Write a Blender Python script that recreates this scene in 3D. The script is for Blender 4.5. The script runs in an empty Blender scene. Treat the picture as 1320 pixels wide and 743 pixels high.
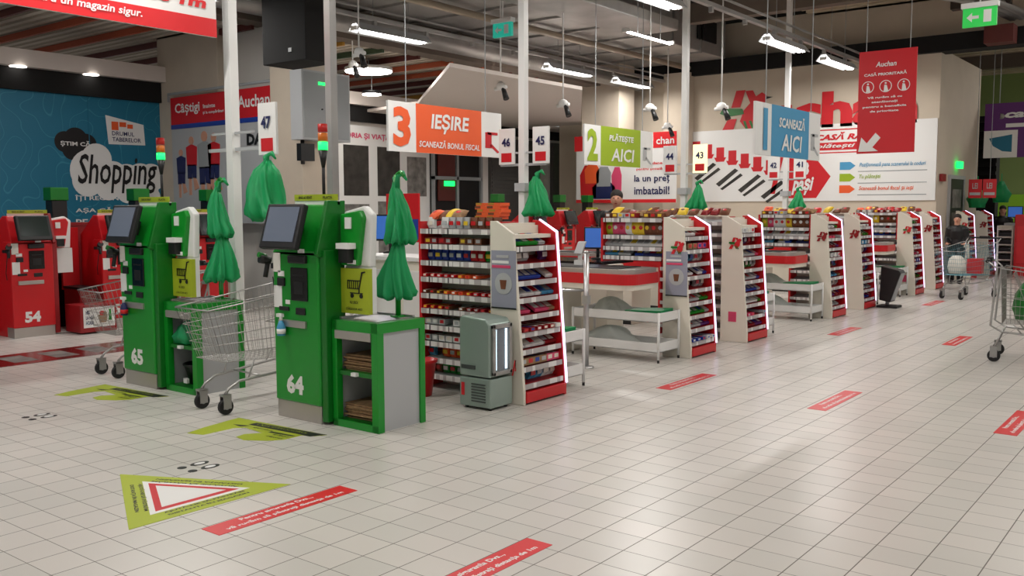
import bpy, math, random
from mathutils import Vector, Matrix, Euler
random.seed(7)
D = bpy.data
COL = bpy.context.scene.collection
PI = math.pi
# ------------------------------------------------------------------ helpers
M = {}
def mat(name, col, rough=.5, metal=0., emit=0., spec=.5, noise=0., nscale=8., trans=0., alpha=1., bump=0.):
    m = D.materials.new(name); m.use_nodes = True
    nt = m.node_tree; b = nt.nodes['Principled BSDF']
    c = (col[0], col[1], col[2], 1)
    b.inputs['Base Color'].default_value = c
    b.inputs['Roughness'].default_value = rough
    b.inputs['Metallic'].default_value = metal
    b.inputs['Specular IOR Level'].default_value = spec
    b.inputs['Alpha'].default_value = alpha
    if emit:
        b.inputs['Emission Color'].default_value = c
        b.inputs['Emission Strength'].default_value = emit
    if trans:
        b.inputs['Transmission Weight'].default_value = trans
    if noise or bump:
        tc = nt.nodes.new('ShaderNodeTexCoord'); n = nt.nodes.new('ShaderNodeTexNoise')
        n.inputs['Scale'].default_value = nscale; n.inputs['Detail'].default_value = 4
        nt.links.new(tc.outputs['Object'], n.inputs['Vector'])
        if noise:
            r = nt.nodes.new('ShaderNodeValToRGB')
            r.color_ramp.elements[0].position = .3; r.color_ramp.elements[1].position = .7
            r.color_ramp.elements[0].color = tuple(max(0, x*(1-noise)) for x in col)+(1,)
            r.color_ramp.elements[1].color = tuple(min(1, x*(1+noise)) for x in col)+(1,)
            nt.links.new(n.outputs['Fac'], r.inputs['Fac']); nt.links.new(r.outputs['Color'], b.inputs['Base Color'])
        if bump:
            bp = nt.nodes.new('ShaderNodeBump'); bp.inputs['Strength'].default_value = bump; bp.inputs['Distance'].default_value = .01
            nt.links.new(n.outputs['Fac'], bp.inputs['Height']); nt.links.new(bp.outputs['Normal'], b.inputs['Normal'])
    M[name] = m
    return m
def srgb(r, g, b):
    f = lambda v: (v/255/12.92) if v/255 <= .04045 else ((v/255+.055)/1.055)**2.4
    return (f(r), f(g), f(b))

class MB:
    def __init__(s): s.v = []; s.f = []; s.m = []; s.sm = []
    def face(s, pts, mi=0, smooth=False):
        n = len(s.v); s.v += [tuple(p) for p in pts]; s.f.append(tuple(range(n, n+len(pts)))); s.m.append(mi); s.sm.append(smooth)
    def box(s, a, b, mi=0, rot=0, piv=None):
        x0, y0, z0 = a; x1, y1, z1 = b
        P = [(x0,y0,z0),(x1,y0,z0),(x1,y1,z0),(x0,y1,z0),(x0,y0,z1),(x1,y0,z1),(x1,y1,z1),(x0,y1,z1)]
        n = len(s.v); s.v += P
        for q in ((0,3,2,1),(4,5,6,7),(0,1,5,4),(1,2,6,5),(2,3,7,6),(3,0,4,7)):
            s.f.append(tuple(n+i for i in q)); s.m.append(mi); s.sm.append(False)
        return s
    def prism(s, poly, d, mi=0):
        """poly: list of 3D points (planar), extruded by vector d"""
        d = Vector(d); n = len(s.v); k = len(poly)
        s.v += [tuple(p) for p in poly]; s.v += [tuple(Vector(p)+d) for p in poly]
        s.f.append(tuple(range(n+k-1, n-1, -1))); s.m.append(mi); s.sm.append(False)
        s.f.append(tuple(range(n+k, n+2*k))); s.m.append(mi); s.sm.append(False)
        for i in range(k):
            j = (i+1) % k
            s.f.append((n+i, n+j, n+k+j, n+k+i)); s.m.append(mi); s.sm.append(False)
        return s
    def tube(s, pts, r, n=8, mi=0, caps=True):
        pts = [Vector(p) for p in pts]; k0 = len(s.v); K = len(pts)
        rr = r if isinstance(r, (list, tuple)) else [r]*K
        up = None
        for i, p in enumerate(pts):
            t = (pts[min(i+1, K-1)]-pts[max(i-1, 0)])
            if t.length < 1e-9: t = Vector((0,0,1))
            t.normalize()
            if up is None:
                a = Vector((0,0,1)) if abs(t.z) < .9 else Vector((1,0,0))
                u = t.cross(a).normalized()
            else:
                u = (up - t*up.dot(t)); u = u.normalized() if u.length > 1e-6 else t.orthogonal().normalized()
            up = u; w = t.cross(u)
            for j in range(n):
                a = 2*PI*j/n
                s.v.append(tuple(p+(u*math.cos(a)+w*math.sin(a))*rr[i]))
        for i in range(K-1):
            for j in range(n):
                j2 = (j+1) % n
                s.f.append((k0+i*n+j, k0+i*n+j2, k0+(i+1)*n+j2, k0+(i+1)*n+j)); s.m.append(mi); s.sm.append(n > 5)
        if caps:
            s.f.append(tuple(k0+j for j in range(n-1, -1, -1))); s.m.append(mi); s.sm.append(False)
            s.f.append(tuple(k0+(K-1)*n+j for j in range(n))); s.m.append(mi); s.sm.append(False)
        return s
    def lathe(s, prof, c=(0,0,0), n=24, mi=0, ripple=None, axis='z', sx=1, sy=1):
        k0 = len(s.v); K = len(prof)
        for i, (r, z) in enumerate(prof):
            for j in range(n):
                a = 2*PI*j/n; q = r*(ripple(a, i, z) if ripple else 1)
                s.v.append((c[0]+q*math.cos(a)*sx, c[1]+q*math.sin(a)*sy, c[2]+z))
        for i in range(K-1):
            for j in range(n):
                j2 = (j+1) % n
                s.f.append((k0+i*n+j, k0+i*n+j2, k0+(i+1)*n+j2, k0+(i+1)*n+j)); s.m.append(mi); s.sm.append(True)
        s.f.append(tuple(k0+j for j in range(n-1, -1, -1))); s.m.append(mi); s.sm.append(False)
        s.f.append(tuple(k0+(K-1)*n+j for j in range(n))); s.m.append(mi); s.sm.append(False)
        return s
    def ell(s, c, r, n=14, k=9, mi=0):
        prof = [(max(.001, math.sin(PI*i/k)), -math.cos(PI*i/k)) for i in range(k+1)]
        k0 = len(s.v); s.lathe(prof, (0,0,0), n, mi)
        for i in range(k0, len(s.v)):
            x, y, z = s.v[i]; s.v[i] = (c[0]+x*r[0], c[1]+y*r[1], c[2]+z*r[2])
        return s
    def xf(s, k0, mtx):
        for i in range(k0, len(s.v)): s.v[i] = tuple(mtx @ Vector(s.v[i]))
    def text(s, txt, O, u, v, w=None, h=None, mi=0, align='L', shear=0, bold=.0, ext=.0008):
        """lay lettering with baseline-left O, along u, up v, fitted in w x h"""
        vs, fs = text_geo(txt, shear, bold)
        if not vs: return s
        xs = [p[0] for p in vs]; ys = [p[1] for p in vs]
        x0, x1, y0, y1 = min(xs), max(xs), min(ys), max(ys)
        sy = (h/(y1-y0)) if h else None; sx = (w/(x1-x0)) if w else sy
        if sy is None: sy = sx
        off = 0
        if align == 'C': off = -(x1-x0)*sx/2
        u = Vector(u); v = Vector(v); O = Vector(O); n = u.cross(v).normalized(); k0 = len(s.v)
        for (x, y) in vs: s.v.append(tuple(O+u*((x-x0)*sx+off)+v*((y-y0)*sy)+n*ext))
        for f in fs: s.f.append(tuple(k0+i for i in f)); s.m.append(mi); s.sm.append(False)
        return s
_tc = {}
def text_geo(txt, shear, bold):
    key = (txt, shear, bold)
    if key not in _tc:
        c = D.curves.new('lettering', 'FONT'); c.body = txt; c.resolution_u = 2; c.shear = shear; c.offset = bold; c.size = 1
        o = D.objects.new('lettering', c); COL.objects.link(o)
        bpy.context.view_layer.update()
        me = D.meshes.new_from_object(o.evaluated_get(bpy.context.evaluated_depsgraph_get()))
        _tc[key] = ([(p.co.x, p.co.y) for p in me.vertices], [tuple(q.vertices) for q in me.polygons])
        D.objects.remove(o); D.curves.remove(c); D.meshes.remove(me)
    return _tc[key]

def obj(name, mb, mats, parent=None, bev=0., loc=None, rotz=0):
    me = D.meshes.new(name); me.from_pydata(mb.v, [], mb.f)
    if not isinstance(mats, (list, tuple)): mats = [mats]
    for m in mats: me.materials.append(M[m])
    me.polygons.foreach_set('material_index', mb.m); me.polygons.foreach_set('use_smooth', mb.sm)
    me.update()
    o = D.objects.new(name, me); COL.objects.link(o)
    if parent: o.parent = parent
    if loc: o.location = loc
    if rotz: o.rotation_euler = (0,0,rotz)
    if bev:
        b = o.modifiers.new('Bevel', 'BEVEL'); b.width = bev; b.segments = 2; b.limit_method = 'ANGLE'
    return o
def tag(o, label, cat, group=None, kind=None):
    o['label'] = label; o['category'] = cat
    if group: o['group'] = group
    if kind: o['kind'] = kind
    return o
def thing(name, label, cat, loc=(0,0,0), rotz=0, group=None):
    o = D.objects.new(name, None); COL.objects.link(o); o.location = loc; o.rotation_euler = (0,0,rotz)
    o.empty_display_size = .1
    return tag(o, label, cat, group)
def struct(name, mb, mats, bev=0.):
    o = obj(name, mb, mats, bev=bev); o['kind'] = 'structure'; return o
KIDS = {}
def dup(root, loc=None, rotz=None, label=None, group=None):
    r = root.copy(); COL.objects.link(r)
    if loc is not None: r.location = loc
    if rotz is not None: r.rotation_euler = (0,0,rotz)
    if label: r['label'] = label
    if group: r['group'] = group
    def rec(src, dst):
        for ch in list(src.children):
            c = ch.copy(); COL.objects.link(c); c.parent = dst; rec(ch, c)
    rec(root, r)
    return r
ORD = ['first','second','third','fourth','fifth','sixth','seventh','eighth','ninth','tenth','eleventh','twelfth','thirteenth','fourteenth']

# ------------------------------------------------------------------ materials
mat('wall_beige', srgb(205,192,174), .8, noise=.03, nscale=2)
mat('wall_white', srgb(222,217,210), .7)
mat('column_paint', srgb(200,187,170), .75, noise=.04, nscale=3)
mat('soffit_white', srgb(215,205,198), .85)
mat('dark_ceiling', srgb(60,52,46), .9)
mat('deck', srgb(196,180,156), .7, noise=.12, nscale=1.3)
mat('mall_deck', srgb(205,194,180), .8)
mat('rust', srgb(170,78,44), .7); mat('ochre', srgb(176,128,40), .7); mat('green_dull', srgb(60,80,56), .7); mat('wire', srgb(150,148,144), .35, .6)
mat('strip_gloss', srgb(104,30,30), .2)
mat('black', srgb(16,16,18), .45)
mat('black_gloss', srgb(12,13,16), .15)
mat('black_matte', srgb(14,13,13), .9)
mat('cream', srgb(226,220,206), .4)
mat('white_paint', srgb(228,228,226), .4)
mat('white_sign', srgb(232,232,230), .5)
mat('paper', srgb(226,224,215), .8)
mat('green', srgb(14,138,38), .28)
mat('green_dark', srgb(8,108,28), .35)
mat('lime', srgb(164,178,36), .5)
mat('red', srgb(198,20,28), .35)
mat('red_dark', srgb(140,14,20), .45)
mat('red_sign', srgb(200,22,34), .5)
mat('sticker_red', srgb(214,36,42), .35)
mat('orange', srgb(232,92,40), .5)
mat('olive', srgb(150,176,28), .5)
mat('sky_blue', srgb(70,148,190), .5)
mat('teal_plain', srgb(20,110,140), .5)
mat('blue', srgb(28,60,150), .4)
mat('navy', srgb(24,32,84), .5)
mat('purple', srgb(92,34,110), .5)
mat('pink', srgb(214,70,110), .5)
mat('yellow', srgb(232,196,40), .5)
mat('brown', srgb(110,62,34), .6)
mat('kraft', srgb(150,118,84), .85, noise=.25, nscale=30)
mat('skin', srgb(205,150,125), .55)
mat('hair', srgb(34,26,22), .7)
mat('poster_grey', srgb(150,152,168), .5)
mat('photo_dark', srgb(50,48,44), .5, noise=.6, nscale=4)
mat('photo_grey', srgb(120,118,114), .5, noise=.5, nscale=6)
mat('steel', (.55,.55,.56), .3, 1.)
mat('chrome', (.62,.62,.63), .22, 1.)
mat('zinc', (.42,.41,.40), .38, .9, noise=.15, nscale=6)
mat('galv', (.40,.39,.38), .45, .6, noise=.2, nscale=1.5)
mat('brushed', (.5,.47,.44), .4, .85)
mat('rubber', srgb(24,23,24), .7)
mat('grey_box', srgb(150,154,156), .5)
mat('grey_light', srgb(176,178,180), .5)
mat('fridge_body', srgb(150,166,158), .35, .4)
mat('vent_dark', srgb(60,66,64), .6)
mat('shutter', srgb(92,90,88), .6, .3)
mat('pipe_beige', srgb(150,136,118), .6)
mat('beam_brown', srgb(112,100,90), .85, noise=.1, nscale=2)
mat('screen_grey', srgb(96,104,118), .15, emit=.25)
mat('screen_dark', srgb(26,38,36), .12, emit=.1)
mat('screen_blue', srgb(50,90,160), .2, emit=.8)
mat('lamp', (1.,.97,.93), .5, emit=28.)
mat('disc_lamp', (1.,.95,.88), .5, emit=14.)
mat('downlight', (1.,.95,.88), .5, emit=5.)
mat('exit_green', srgb(40,170,70), .5, emit=.7)
mat('exit_teal', srgb(30,150,130), .5, emit=.8)
mat('signal_green', srgb(20,230,90), .4, emit=3.)
mat('signal_red', srgb(170,20,16), .3, emit=.15)
mat('signal_amber', srgb(190,100,20), .3, emit=.15)
mat('led_edge', srgb(218,204,244), .4, emit=2.6)
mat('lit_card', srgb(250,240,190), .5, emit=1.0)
mat('fridge_light', srgb(220,240,250), .4, emit=2.2)
mat('glass', (.9,.95,.95), .03, trans=1.)
mat('wood_red', srgb(90,34,28), .6)
mat('teal_mesh', srgb(90,140,150), .45, .3)
mat('green_wall', srgb(140,160,96), .7)
mat('green_wall_low', srgb(150,206,50), .7)

def bag_mat(name, col, tr=.45):
    m = mat(name, col, .35); nt = m.node_tree; b = nt.nodes['Principled BSDF']; out = nt.nodes['Material Output']
    t = nt.nodes.new('ShaderNodeBsdfTranslucent'); t.inputs['Color'].default_value = (*col, 1)
    mx = nt.nodes.new('ShaderNodeMixShader'); mx.inputs[0].default_value = tr
    nt.links.new(b.outputs[0], mx.inputs[1]); nt.links.new(t.outputs[0], mx.inputs[2]); nt.links.new(mx.outputs[0], out.inputs[0])
bag_mat('green_bag', srgb(56,190,124), .5); bag_mat('clear_bag', srgb(236,240,236), .6)

def floor_mat():
    m = mat('floor_tiles', srgb(196,190,182), .2); nt = m.node_tree; N = nt.nodes; L = nt.links; b = N['Principled BSDF']
    geo = N.new('ShaderNodeNewGeometry'); sep = N.new('ShaderNodeSeparateXYZ'); L.new(geo.outputs['Position'], sep.inputs[0])
    def ax(out, off, size, wd):
        a = N.new('ShaderNodeMath'); a.operation = 'SUBTRACT'; L.new(out, a.inputs[0]); a.inputs[1].default_value = off
        d = N.new('ShaderNodeMath'); d.operation = 'DIVIDE'; L.new(a.outputs[0], d.inputs[0]); d.inputs[1].default_value = size
        f = N.new('ShaderNodeMath'); f.operation = 'FRACT'; L.new(d.outputs[0], f.inputs[0])
        g = N.new('ShaderNodeMath'); g.operation = 'SUBTRACT'; L.new(f.outputs[0], g.inputs[0]); g.inputs[1].default_value = .5
        h = N.new('ShaderNodeMath'); h.operation = 'ABSOLUTE'; L.new(g.outputs[0], h.inputs[0])
        k = N.new('ShaderNodeMath'); k.operation = 'GREATER_THAN'; L.new(h.outputs[0], k.inputs[0]); k.inputs[1].default_value = .5-wd/size/2
        fl = N.new('ShaderNodeMath'); fl.operation = 'FLOOR'; L.new(d.outputs[0], fl.inputs[0])
        return k, fl
    kx, fx = ax(sep.outputs['X'], -1.4415, .2218, .0052)
    ky, fy = ax(sep.outputs['Y'], 4.284, .1909, .0038)
    mx = N.new('ShaderNodeMath'); mx.operation = 'MAXIMUM'; L.new(kx.outputs[0], mx.inputs[0]); L.new(ky.outputs[0], mx.inputs[1])
    cmb = N.new('ShaderNodeCombineXYZ'); L.new(fx.outputs[0], cmb.inputs[0]); L.new(fy.outputs[0], cmb.inputs[1])
    wn = N.new('ShaderNodeTexWhiteNoise'); L.new(cmb.outputs[0], wn.inputs['Vector'])
    rmp = N.new('ShaderNodeValToRGB'); rmp.color_ramp.elements[0].color = (*srgb(203,200,194),1); rmp.color_ramp.elements[1].color = (*srgb(213,208,202),1)
    L.new(wn.outputs['Value'], rmp.inputs['Fac'])
    ns = N.new('ShaderNodeTexNoise'); ns.inputs['Scale'].default_value = 1.1; ns.inputs['Detail'].default_value = 5; L.new(geo.outputs['Position'], ns.inputs['Vector'])
    mm = N.new('ShaderNodeMapRange'); L.new(ns.outputs['Fac'], mm.inputs['Value']); mm.inputs['To Min'].default_value = .9; mm.inputs['To Max'].default_value = 1.06
    mul = N.new('ShaderNodeMix'); mul.data_type = 'RGBA'; mul.blend_type = 'MULTIPLY'; mul.inputs[0].default_value = 1
    L.new(rmp.outputs['Color'], mul.inputs[6]); L.new(mm.outputs['Result'], mul.inputs[7])
    mix = N.new('ShaderNodeMix'); mix.data_type = 'RGBA'; L.new(mx.outputs[0], mix.inputs[0])
    L.new(mul.outputs[2], mix.inputs[6]); mix.inputs[7].default_value = (*srgb(104,98,93),1)
    L.new(mix.outputs[2], b.inputs['Base Color'])
    rr = N.new('ShaderNodeMapRange'); L.new(ns.outputs['Fac'], rr.inputs['Value']); rr.inputs['To Min'].default_value = .24; rr.inputs['To Max'].default_value = .36
    mr = N.new('ShaderNodeMix'); L.new(mx.outputs[0], mr.inputs[0]); L.new(rr.outputs['Result'], mr.inputs[2]); mr.inputs[3].default_value = .7
    L.new(mr.outputs[0], b.inputs['Roughness'])
    bp = N.new('ShaderNodeBump'); bp.inputs['Strength'].default_value = .25; bp.inputs['Distance'].default_value = .003; bp.invert = True
    L.new(mx.outputs[0], bp.inputs['Height']); L.new(bp.outputs['Normal'], b.inputs['Normal'])
floor_mat()
def price_mat():
    m = mat('price_strip', srgb(226,224,222), .4); nt = m.node_tree; N = nt.nodes; L = nt.links; b = N['Principled BSDF']
    tc = N.new('ShaderNodeTexCoord'); mp = N.new('ShaderNodeMapping'); L.new(tc.outputs['Object'], mp.inputs[0])
    mp.inputs['Scale'].default_value = (1,1,.01)
    v = N.new('ShaderNodeTexVoronoi'); v.inputs['Scale'].default_value = 14; L.new(mp.outputs[0], v.inputs['Vector'])
    r = N.new('ShaderNodeValToRGB'); r.color_ramp.interpolation = 'CONSTANT'
    r.color_ramp.elements[0].color = (*srgb(70,66,70),1); r.color_ramp.elements[1].position = .12; r.color_ramp.elements[1].color = (*srgb(226,224,222),1)
    e = r.color_ramp.elements.new(.5); e.color = (*srgb(178,172,172),1)
    L.new(v.outputs['Distance'], r.inputs['Fac']); L.new(r.outputs['Color'], b.inputs['Base Color'])
price_mat()
def teal_mat():
    m = mat('teal_wall', srgb(22,112,142), .5); nt = m.node_tree; N = nt.nodes; L = nt.links; b = N['Principled BSDF']
    tc = N.new('ShaderNodeTexCoord')
    n1 = N.new('ShaderNodeTexNoise'); n1.inputs['Scale'].default_value = 1.4; n1.inputs['Detail'].default_value = 1
    L.new(tc.outputs['Object'], n1.inputs['Vector'])
    w = N.new('ShaderNodeMath'); w.operation = 'PINGPONG'; w.inputs[1].default_value = .06; L.new(n1.outputs['Fac'], w.inputs[0])
    r = N.new('ShaderNodeValToRGB'); r.color_ramp.elements[0].color = (*srgb(58,142,168),1); r.color_ramp.elements[1].position = .005; r.color_ramp.elements[1].color = (*srgb(22,112,142),1)
    L.new(w.outputs[0], r.inputs['Fac']); L.new(r.outputs['Color'], b.inputs['Base Color'])
teal_mat()

# ------------------------------------------------------------------ room shell
b = MB(); b.box((-22,-6,-.1),(9,40,0)); struct('floor', b, 'floor_tiles')
# end wall with its returning face beyond the corner
b = MB(); b.box((-14.2,20.3,0),(-4.83,20.6,4.7)); b.box((-5.1,20.6,0),(-4.83,24.0,4.7)); b.box((-15,20.6,4.7),(4,20.9,5.8))
struct('wall_back', b, 'wall_beige')
b = MB(); b.box((-15,20.15,4.62),(6,20.62,4.95)); o = struct('beam', b, 'black_matte')
b = MB(); b.box((-10.95,20.0,0),(-10.3,20.3,4.7)); struct('pillar', b, 'column_paint')
b = MB(); b.box((-12.64,19.0,0),(-11.58,19.7,5.75)); struct('column', b, 'column_paint', .01)
b = MB(); b.box((-11.62,8.98,0),(-10.9,9.5,5.7)); struct('column', b, 'column_paint', .01)
b = MB(); b.box((-15.0,9.2,0),(-13.25,9.7,5.7)); struct('column', b, 'column_paint', .01)
b = MB(); b.box((-13.25,9.45,0),(-11.62,9.6,5.7)); struct('wall_middle', b, 'wall_white')
# mall front behind the tills
b = MB(); b.box((-15.3,-4,0),(-15,26,3.42)); struct('wall_left', b, 'wall_white')
b = MB(); b.box((-15.35,-4,3.38),(-14.9,26,3.72)); struct('trim_1', b, 'black_matte')
b = MB(); b.box((-15.6,-4,3.72),(-14.75,15.5,3.98)); struct('trim_2', b, 'soffit_white')
b = MB(); b.prism([(-9.2,10.35,3.6),(-13.0,13.65,3.6),(-15.0,14.1,3.6),(-15.0,24,3.6),(-14.3,24,3.6),(-14.3,19.6,3.6),(-12.66,19.6,3.6),(-12.66,19.0,3.6),(-9.2,13.85,3.6)], (0,0,.06)); struct('ceiling_soffit', b, 'soffit_white')
b = MB(); b.box((-20,-4,4.55),(-12.3,30,4.7))
for i in range(150): b.box((-20,-2+i*.2,4.47),(-12.35,-1.9+i*.2,4.55))
struct('ceiling_mall', b, 'mall_deck')
cols = ['wood_red','rust','green_dull','wood_red','rust','wood_red','ochre']
for i in range(17):
    b = MB(); y = 2.6+i*.95; b.box((-19.8,y,4.36),(-12.4,y+.06,4.46))
    o = struct('trim_%d' % (10+i), b, cols[(i*3) % 7])
b = MB(); b.box((-12.5,-3,4.42),(-12.1,20,5.75)); struct('beam', b, 'beam_brown')
# sales-floor ceiling deck with ribs running across
b = MB(); b.box((-7.6,-6,5.85),(9,40,5.95))
for i in range(115): b.box((-7.6,-5.8+i*.4,5.74),(9,-5.62+i*.4,5.85))
struct('ceiling', b, 'deck')
b = MB(); b.box((-12.3,-6,5.88),(-7.6,40,5.98)); struct('ceiling', b, 'black_matte')  # plain black sheet: darkness of the roof void over the duct, put into its colour
for i in range(7):
    b = MB(); y = 1+i*5.6; b.box((-9.2,y,5.35),(9,y+.28,5.74)); struct('beam', b, 'beam_brown')
b = MB(); b.box((-14,33.5,0),(9,33.8,5.8)); struct('wall_far', b, 'green_wall')
b = MB(); b.box((-14,33.42,0),(9,33.5,1.9)); struct('trim_3', b, 'green_wall_low')
# door in the returning face
b = MB(); b.box((-4.84,21.2,0),(-4.78,21.28,2.2)); b.box((-4.84,22.5,0),(-4.78,22.58,2.2)); b.box((-4.84,21.28,2.12),(-4.78,22.5,2.2))
dr = struct('door_1', b, 'grey_light')
b = MB(); b.box((-4.84,21.28,0),(-4.8,22.5,2.12)); obj('door_leaf', b, 'black', dr)
b = MB(); b.box((-4.8,21.5,.9),(-4.795,22.3,1.4)); b.box((-4.8,21.5,1.5),(-4.795,22.3,1.9)); obj('notice', b, 'photo_grey', dr)
b = MB(); b.tube([(-4.8,22.4,1.0),(-4.74,22.4,1.0),(-4.74,22.25,1.0)], .012, 6); obj('handle', b, 'steel', dr)
# roller shutters and doorway on the mall front
for n, (y0, y1) in enumerate([(18.3,20.4),(21.0,24.2)]):
    b = MB(); b.box((-15,y0,0),(-14.9,y1,3.3))
    for i in range(32): b.box((-14.9,y0+.03,.04+i*.1),(-14.885,y1-.03,.1+i*.1))
    dd = struct('door_%d' % (n+2), b, 'shutter')
b = MB(); b.box((-15,16.1,0),(-14.92,17.9,3.3)); dd = struct('door_4', b, 'black')
b = MB()
for y in (16.1,16.95,17.85): b.box((-14.92,y,0),(-14.86,y+.07,3.3))
b.box((-14.92,16.1,2.2),(-14.86,17.9,2.28)); obj('frame', b, 'grey_box', dd)
b = MB(); b.box((-14.91,16.3,1.7),(-14.88,16.9,3.1)); obj('panel', b, 'wood_red', dd)
b = MB(); b.box((-14.9,16.5,2.05),(-14.85,16.85,2.17)); tag(obj('exit_sign', b, 'signal_green'), 'small lit green exit light over the dark mall doorway', 'exit sign')

# ------------------------------------------------------------------ boards, banners and signs
Xp, Yp, Zp = Vector((1,0,0)), Vector((0,1,0)), Vector((0,0,1))
class Board:
    """flat board with its own thickness: O lower-left as its reader sees it, u to the reader's right"""
    def __init__(s, O, u, w, h, v=(0,0,1), t=.02):
        s.O = Vector(O); s.u = Vector(u).normalized(); s.v = Vector(v); s.n = s.u.cross(s.v).normalized(); s.w = w; s.h = h; s.t = t
    def P(s, x, y, l=0): return s.O+s.u*(x*s.w)+s.v*(y*s.h)+s.n*(l*.003)
    def back(s, mb, mi=0): return mb.prism([s.P(0,0)-s.n*s.t, s.P(1,0)-s.n*s.t, s.P(1,1)-s.n*s.t, s.P(0,1)-s.n*s.t], s.n*s.t, mi)
    def poly(s, mb, pts, l=1, mi=0): mb.prism([s.P(x,y,0) for x, y in pts], s.n*(l*.004), mi)
    def rect(s, mb, x0, y0, x1, y1, l=1, mi=0): s.poly(mb, [(x0,y0),(x1,y0),(x1,y1),(x0,y1)], l, mi)
    def disc(s, mb, x, y, r, l=1, mi=0, n=20, asp=None, r0=None):
        pts = [s.P(x,y)+s.u*(r*math.cos(2*PI*i/n))+s.v*(r*math.sin(2*PI*i/n)) for i in range(n)]
        if r0 is None:
            s.lift = getattr(s,'lift',0)+.00015; mb.prism(pts, s.n*(l*.004+s.lift), mi)
        else:
            q = [s.P(x,y)+s.u*(r0*math.cos(2*PI*i/n))+s.v*(r0*math.sin(2*PI*i/n)) for i in range(n)]
            for i in range(n): mb.prism([pts[i], pts[(i+1)%n], q[(i+1)%n], q[i]], s.n*(l*.003), mi)
    def text(s, mb, t, x, y, w=None, h=None, l=2, mi=0, align='L', shear=0, bold=.02):
        mb.text(t, s.P(x,y), s.u, s.v, w*s.w if w else None, h*s.h if h else None, mi, align, shear, bold, l*.004+.003)

def bird(bd, mb, x, y, sz, red=0, grn=1, blk=2):
    """slanted red letter with a robin on green legs; sz = height in metres"""
    def P(px, py): return (x+px*sz/bd.w, y+py*sz/bd.h)
    bd.poly(mb, [P(0,0),P(.3,0),P(.42,.36),P(.2,.36)], 2, red)
    bd.poly(mb, [P(.28,.62),P(.5,.62),P(.62,1.0),P(.40,1.0)], 2, red)
    bd.poly(mb, [P(.62,.98),P(.8,.98),P(.94,.72),P(.78,.62)], 2, red)
    bd.poly(mb, [P(.5,.3),P(.66,.1),P(.82,.1),P(1.0,.32),P(1.02,.62),P(1.12,.72),P(1.14,.84),P(1.02,.92),P(.88,.84),P(.6,.55)], 3, red)
    bd.poly(mb, [P(1.13,.82),P(1.28,.8),P(1.13,.76)], 3, blk)
    bd.poly(mb, [P(.0,.5),P(.08,.62),P(.55,.58),P(.6,.46),P(.2,.42)], 4, grn)
    bd.poly(mb, [P(.58,.3),P(.64,.3),P(.74,.02),P(.68,.02)], 4, grn)
    bd.poly(mb, [P(.72,.3),P(.78,.3),P(.9,.02),P(.84,.02)], 4, grn)
RGK = ['red_sign','green_dark','black']

# big letters on the end wall
t = thing('wall_logo', 'large red store name lettering with a robin on the end wall', 'logo', (-8,20.3,3))
b = MB(); bd = Board((-9.62,20.29,3.2),Xp,5.6,1.05); bird(bd, b, 0, 0, 1.0)
obj('bird_letter', b, RGK, t).matrix_parent_inverse = Matrix.Translation((8,-20.3,-3))
b = MB(); b.text('uchan', (-8.55,20.29,3.24), Xp, Zp, 3.3, .78, 0, bold=.045, ext=.02)
obj('lettering', b, 'red_sign', t).matrix_parent_inverse = Matrix.Translation((8,-20.3,-3))
def keep(o, t): o.matrix_parent_inverse = Matrix.Translation(-t.location); return o
# wide explanatory panel on end wall
t = thing('wall_panel', 'wide white panel of checkout pictures and coloured arrows on end wall', 'sign', (-7.6,20.29,1.6))
b = MB(); bd = Board((-10.41,20.27,1.66),Xp,5.56,1.66); bd.back(b); keep(obj('board', b, 'white_sign', t), t)
b = MB()
bd.poly(b, [(.44,.04),(.56,.04),(.615,.32),(.55,.58),(.44,.58)], 1); bd.rect(b,.545,.66,.87,.76,1)
bd.poly(b, [(.87,.62),(.918,.76),(.88,.93),(.545,.93),(.545,.915),(.875,.915),(.91,.76),(.865,.635),(.545,.635),(.545,.62)], 1)
for i in range(7):
    x = .02+.055*i; y = .86-.05*i
    bd.rect(b, x, y-.14, x+.035, y, 1); bd.poly(b, [(x-.01,y-.14),(x+.045,y-.14),(x+.035,y-.2),(x,y-.2)], 1)
bd.poly(b, [(.37,.1),(.39,.1),(.43,.7),(.41,.72)], 1)
bd.text(b, 'CASĂ RAPIDĂ', .55, .79, .29, .1, 2, 0, shear=.3, bold=.04)
keep(obj('red_artwork', b, 'red_sign', t), t)
b = MB()
for i in range(4):
    x = .03+.1*i; y = .4-.09*i
    bd.poly(b, [(x,y-.06),(x+.015,y-.1),(x+.1,y+.12),(x+.085,y+.15)], 1); bd.poly(b, [(x+.02,y-.13),(x+.03,y-.15),(x+.12,y+.05),(x+.11,y+.08)], 1)
keep(obj('conveyor_artwork', b, 'photo_dark', t), t)
b = MB()
bd.text(b, '3', .5, .34, .03, .18, 3, bold=.05); bd.text(b, 'pași', .46, .08, .09, .24, 3, shear=.3, bold=.04); bd.text(b, 'plătești simplu', .555, .675, .28, .07, 3, shear=.3, bold=.02)
keep(obj('white_lettering', b, 'white_sign', t), t)
for i, (c, tx) in enumerate([('sky_blue','Poziționează pana scanerului la coduri'),('olive','Tu plătești'),('orange','Scanează bonul fiscal și ieși')]):
    y = .4-i*.15
    b = MB(); bd.poly(b, [(.65,y),(.69,y),(.71,y+.05),(.69,y+.1),(.65,y+.1)], 1)
    bd.text(b, tx, .725, y+.02, [.24,.08,.2][i], .07, 2, shear=.25, bold=.01); keep(obj('arrow_line', b, c, t), t)
    b = MB(); bd.rect(b, .72,y-.03,.97,y-.02,1); keep(obj('rule', b, 'grey_box', t), t)

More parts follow.
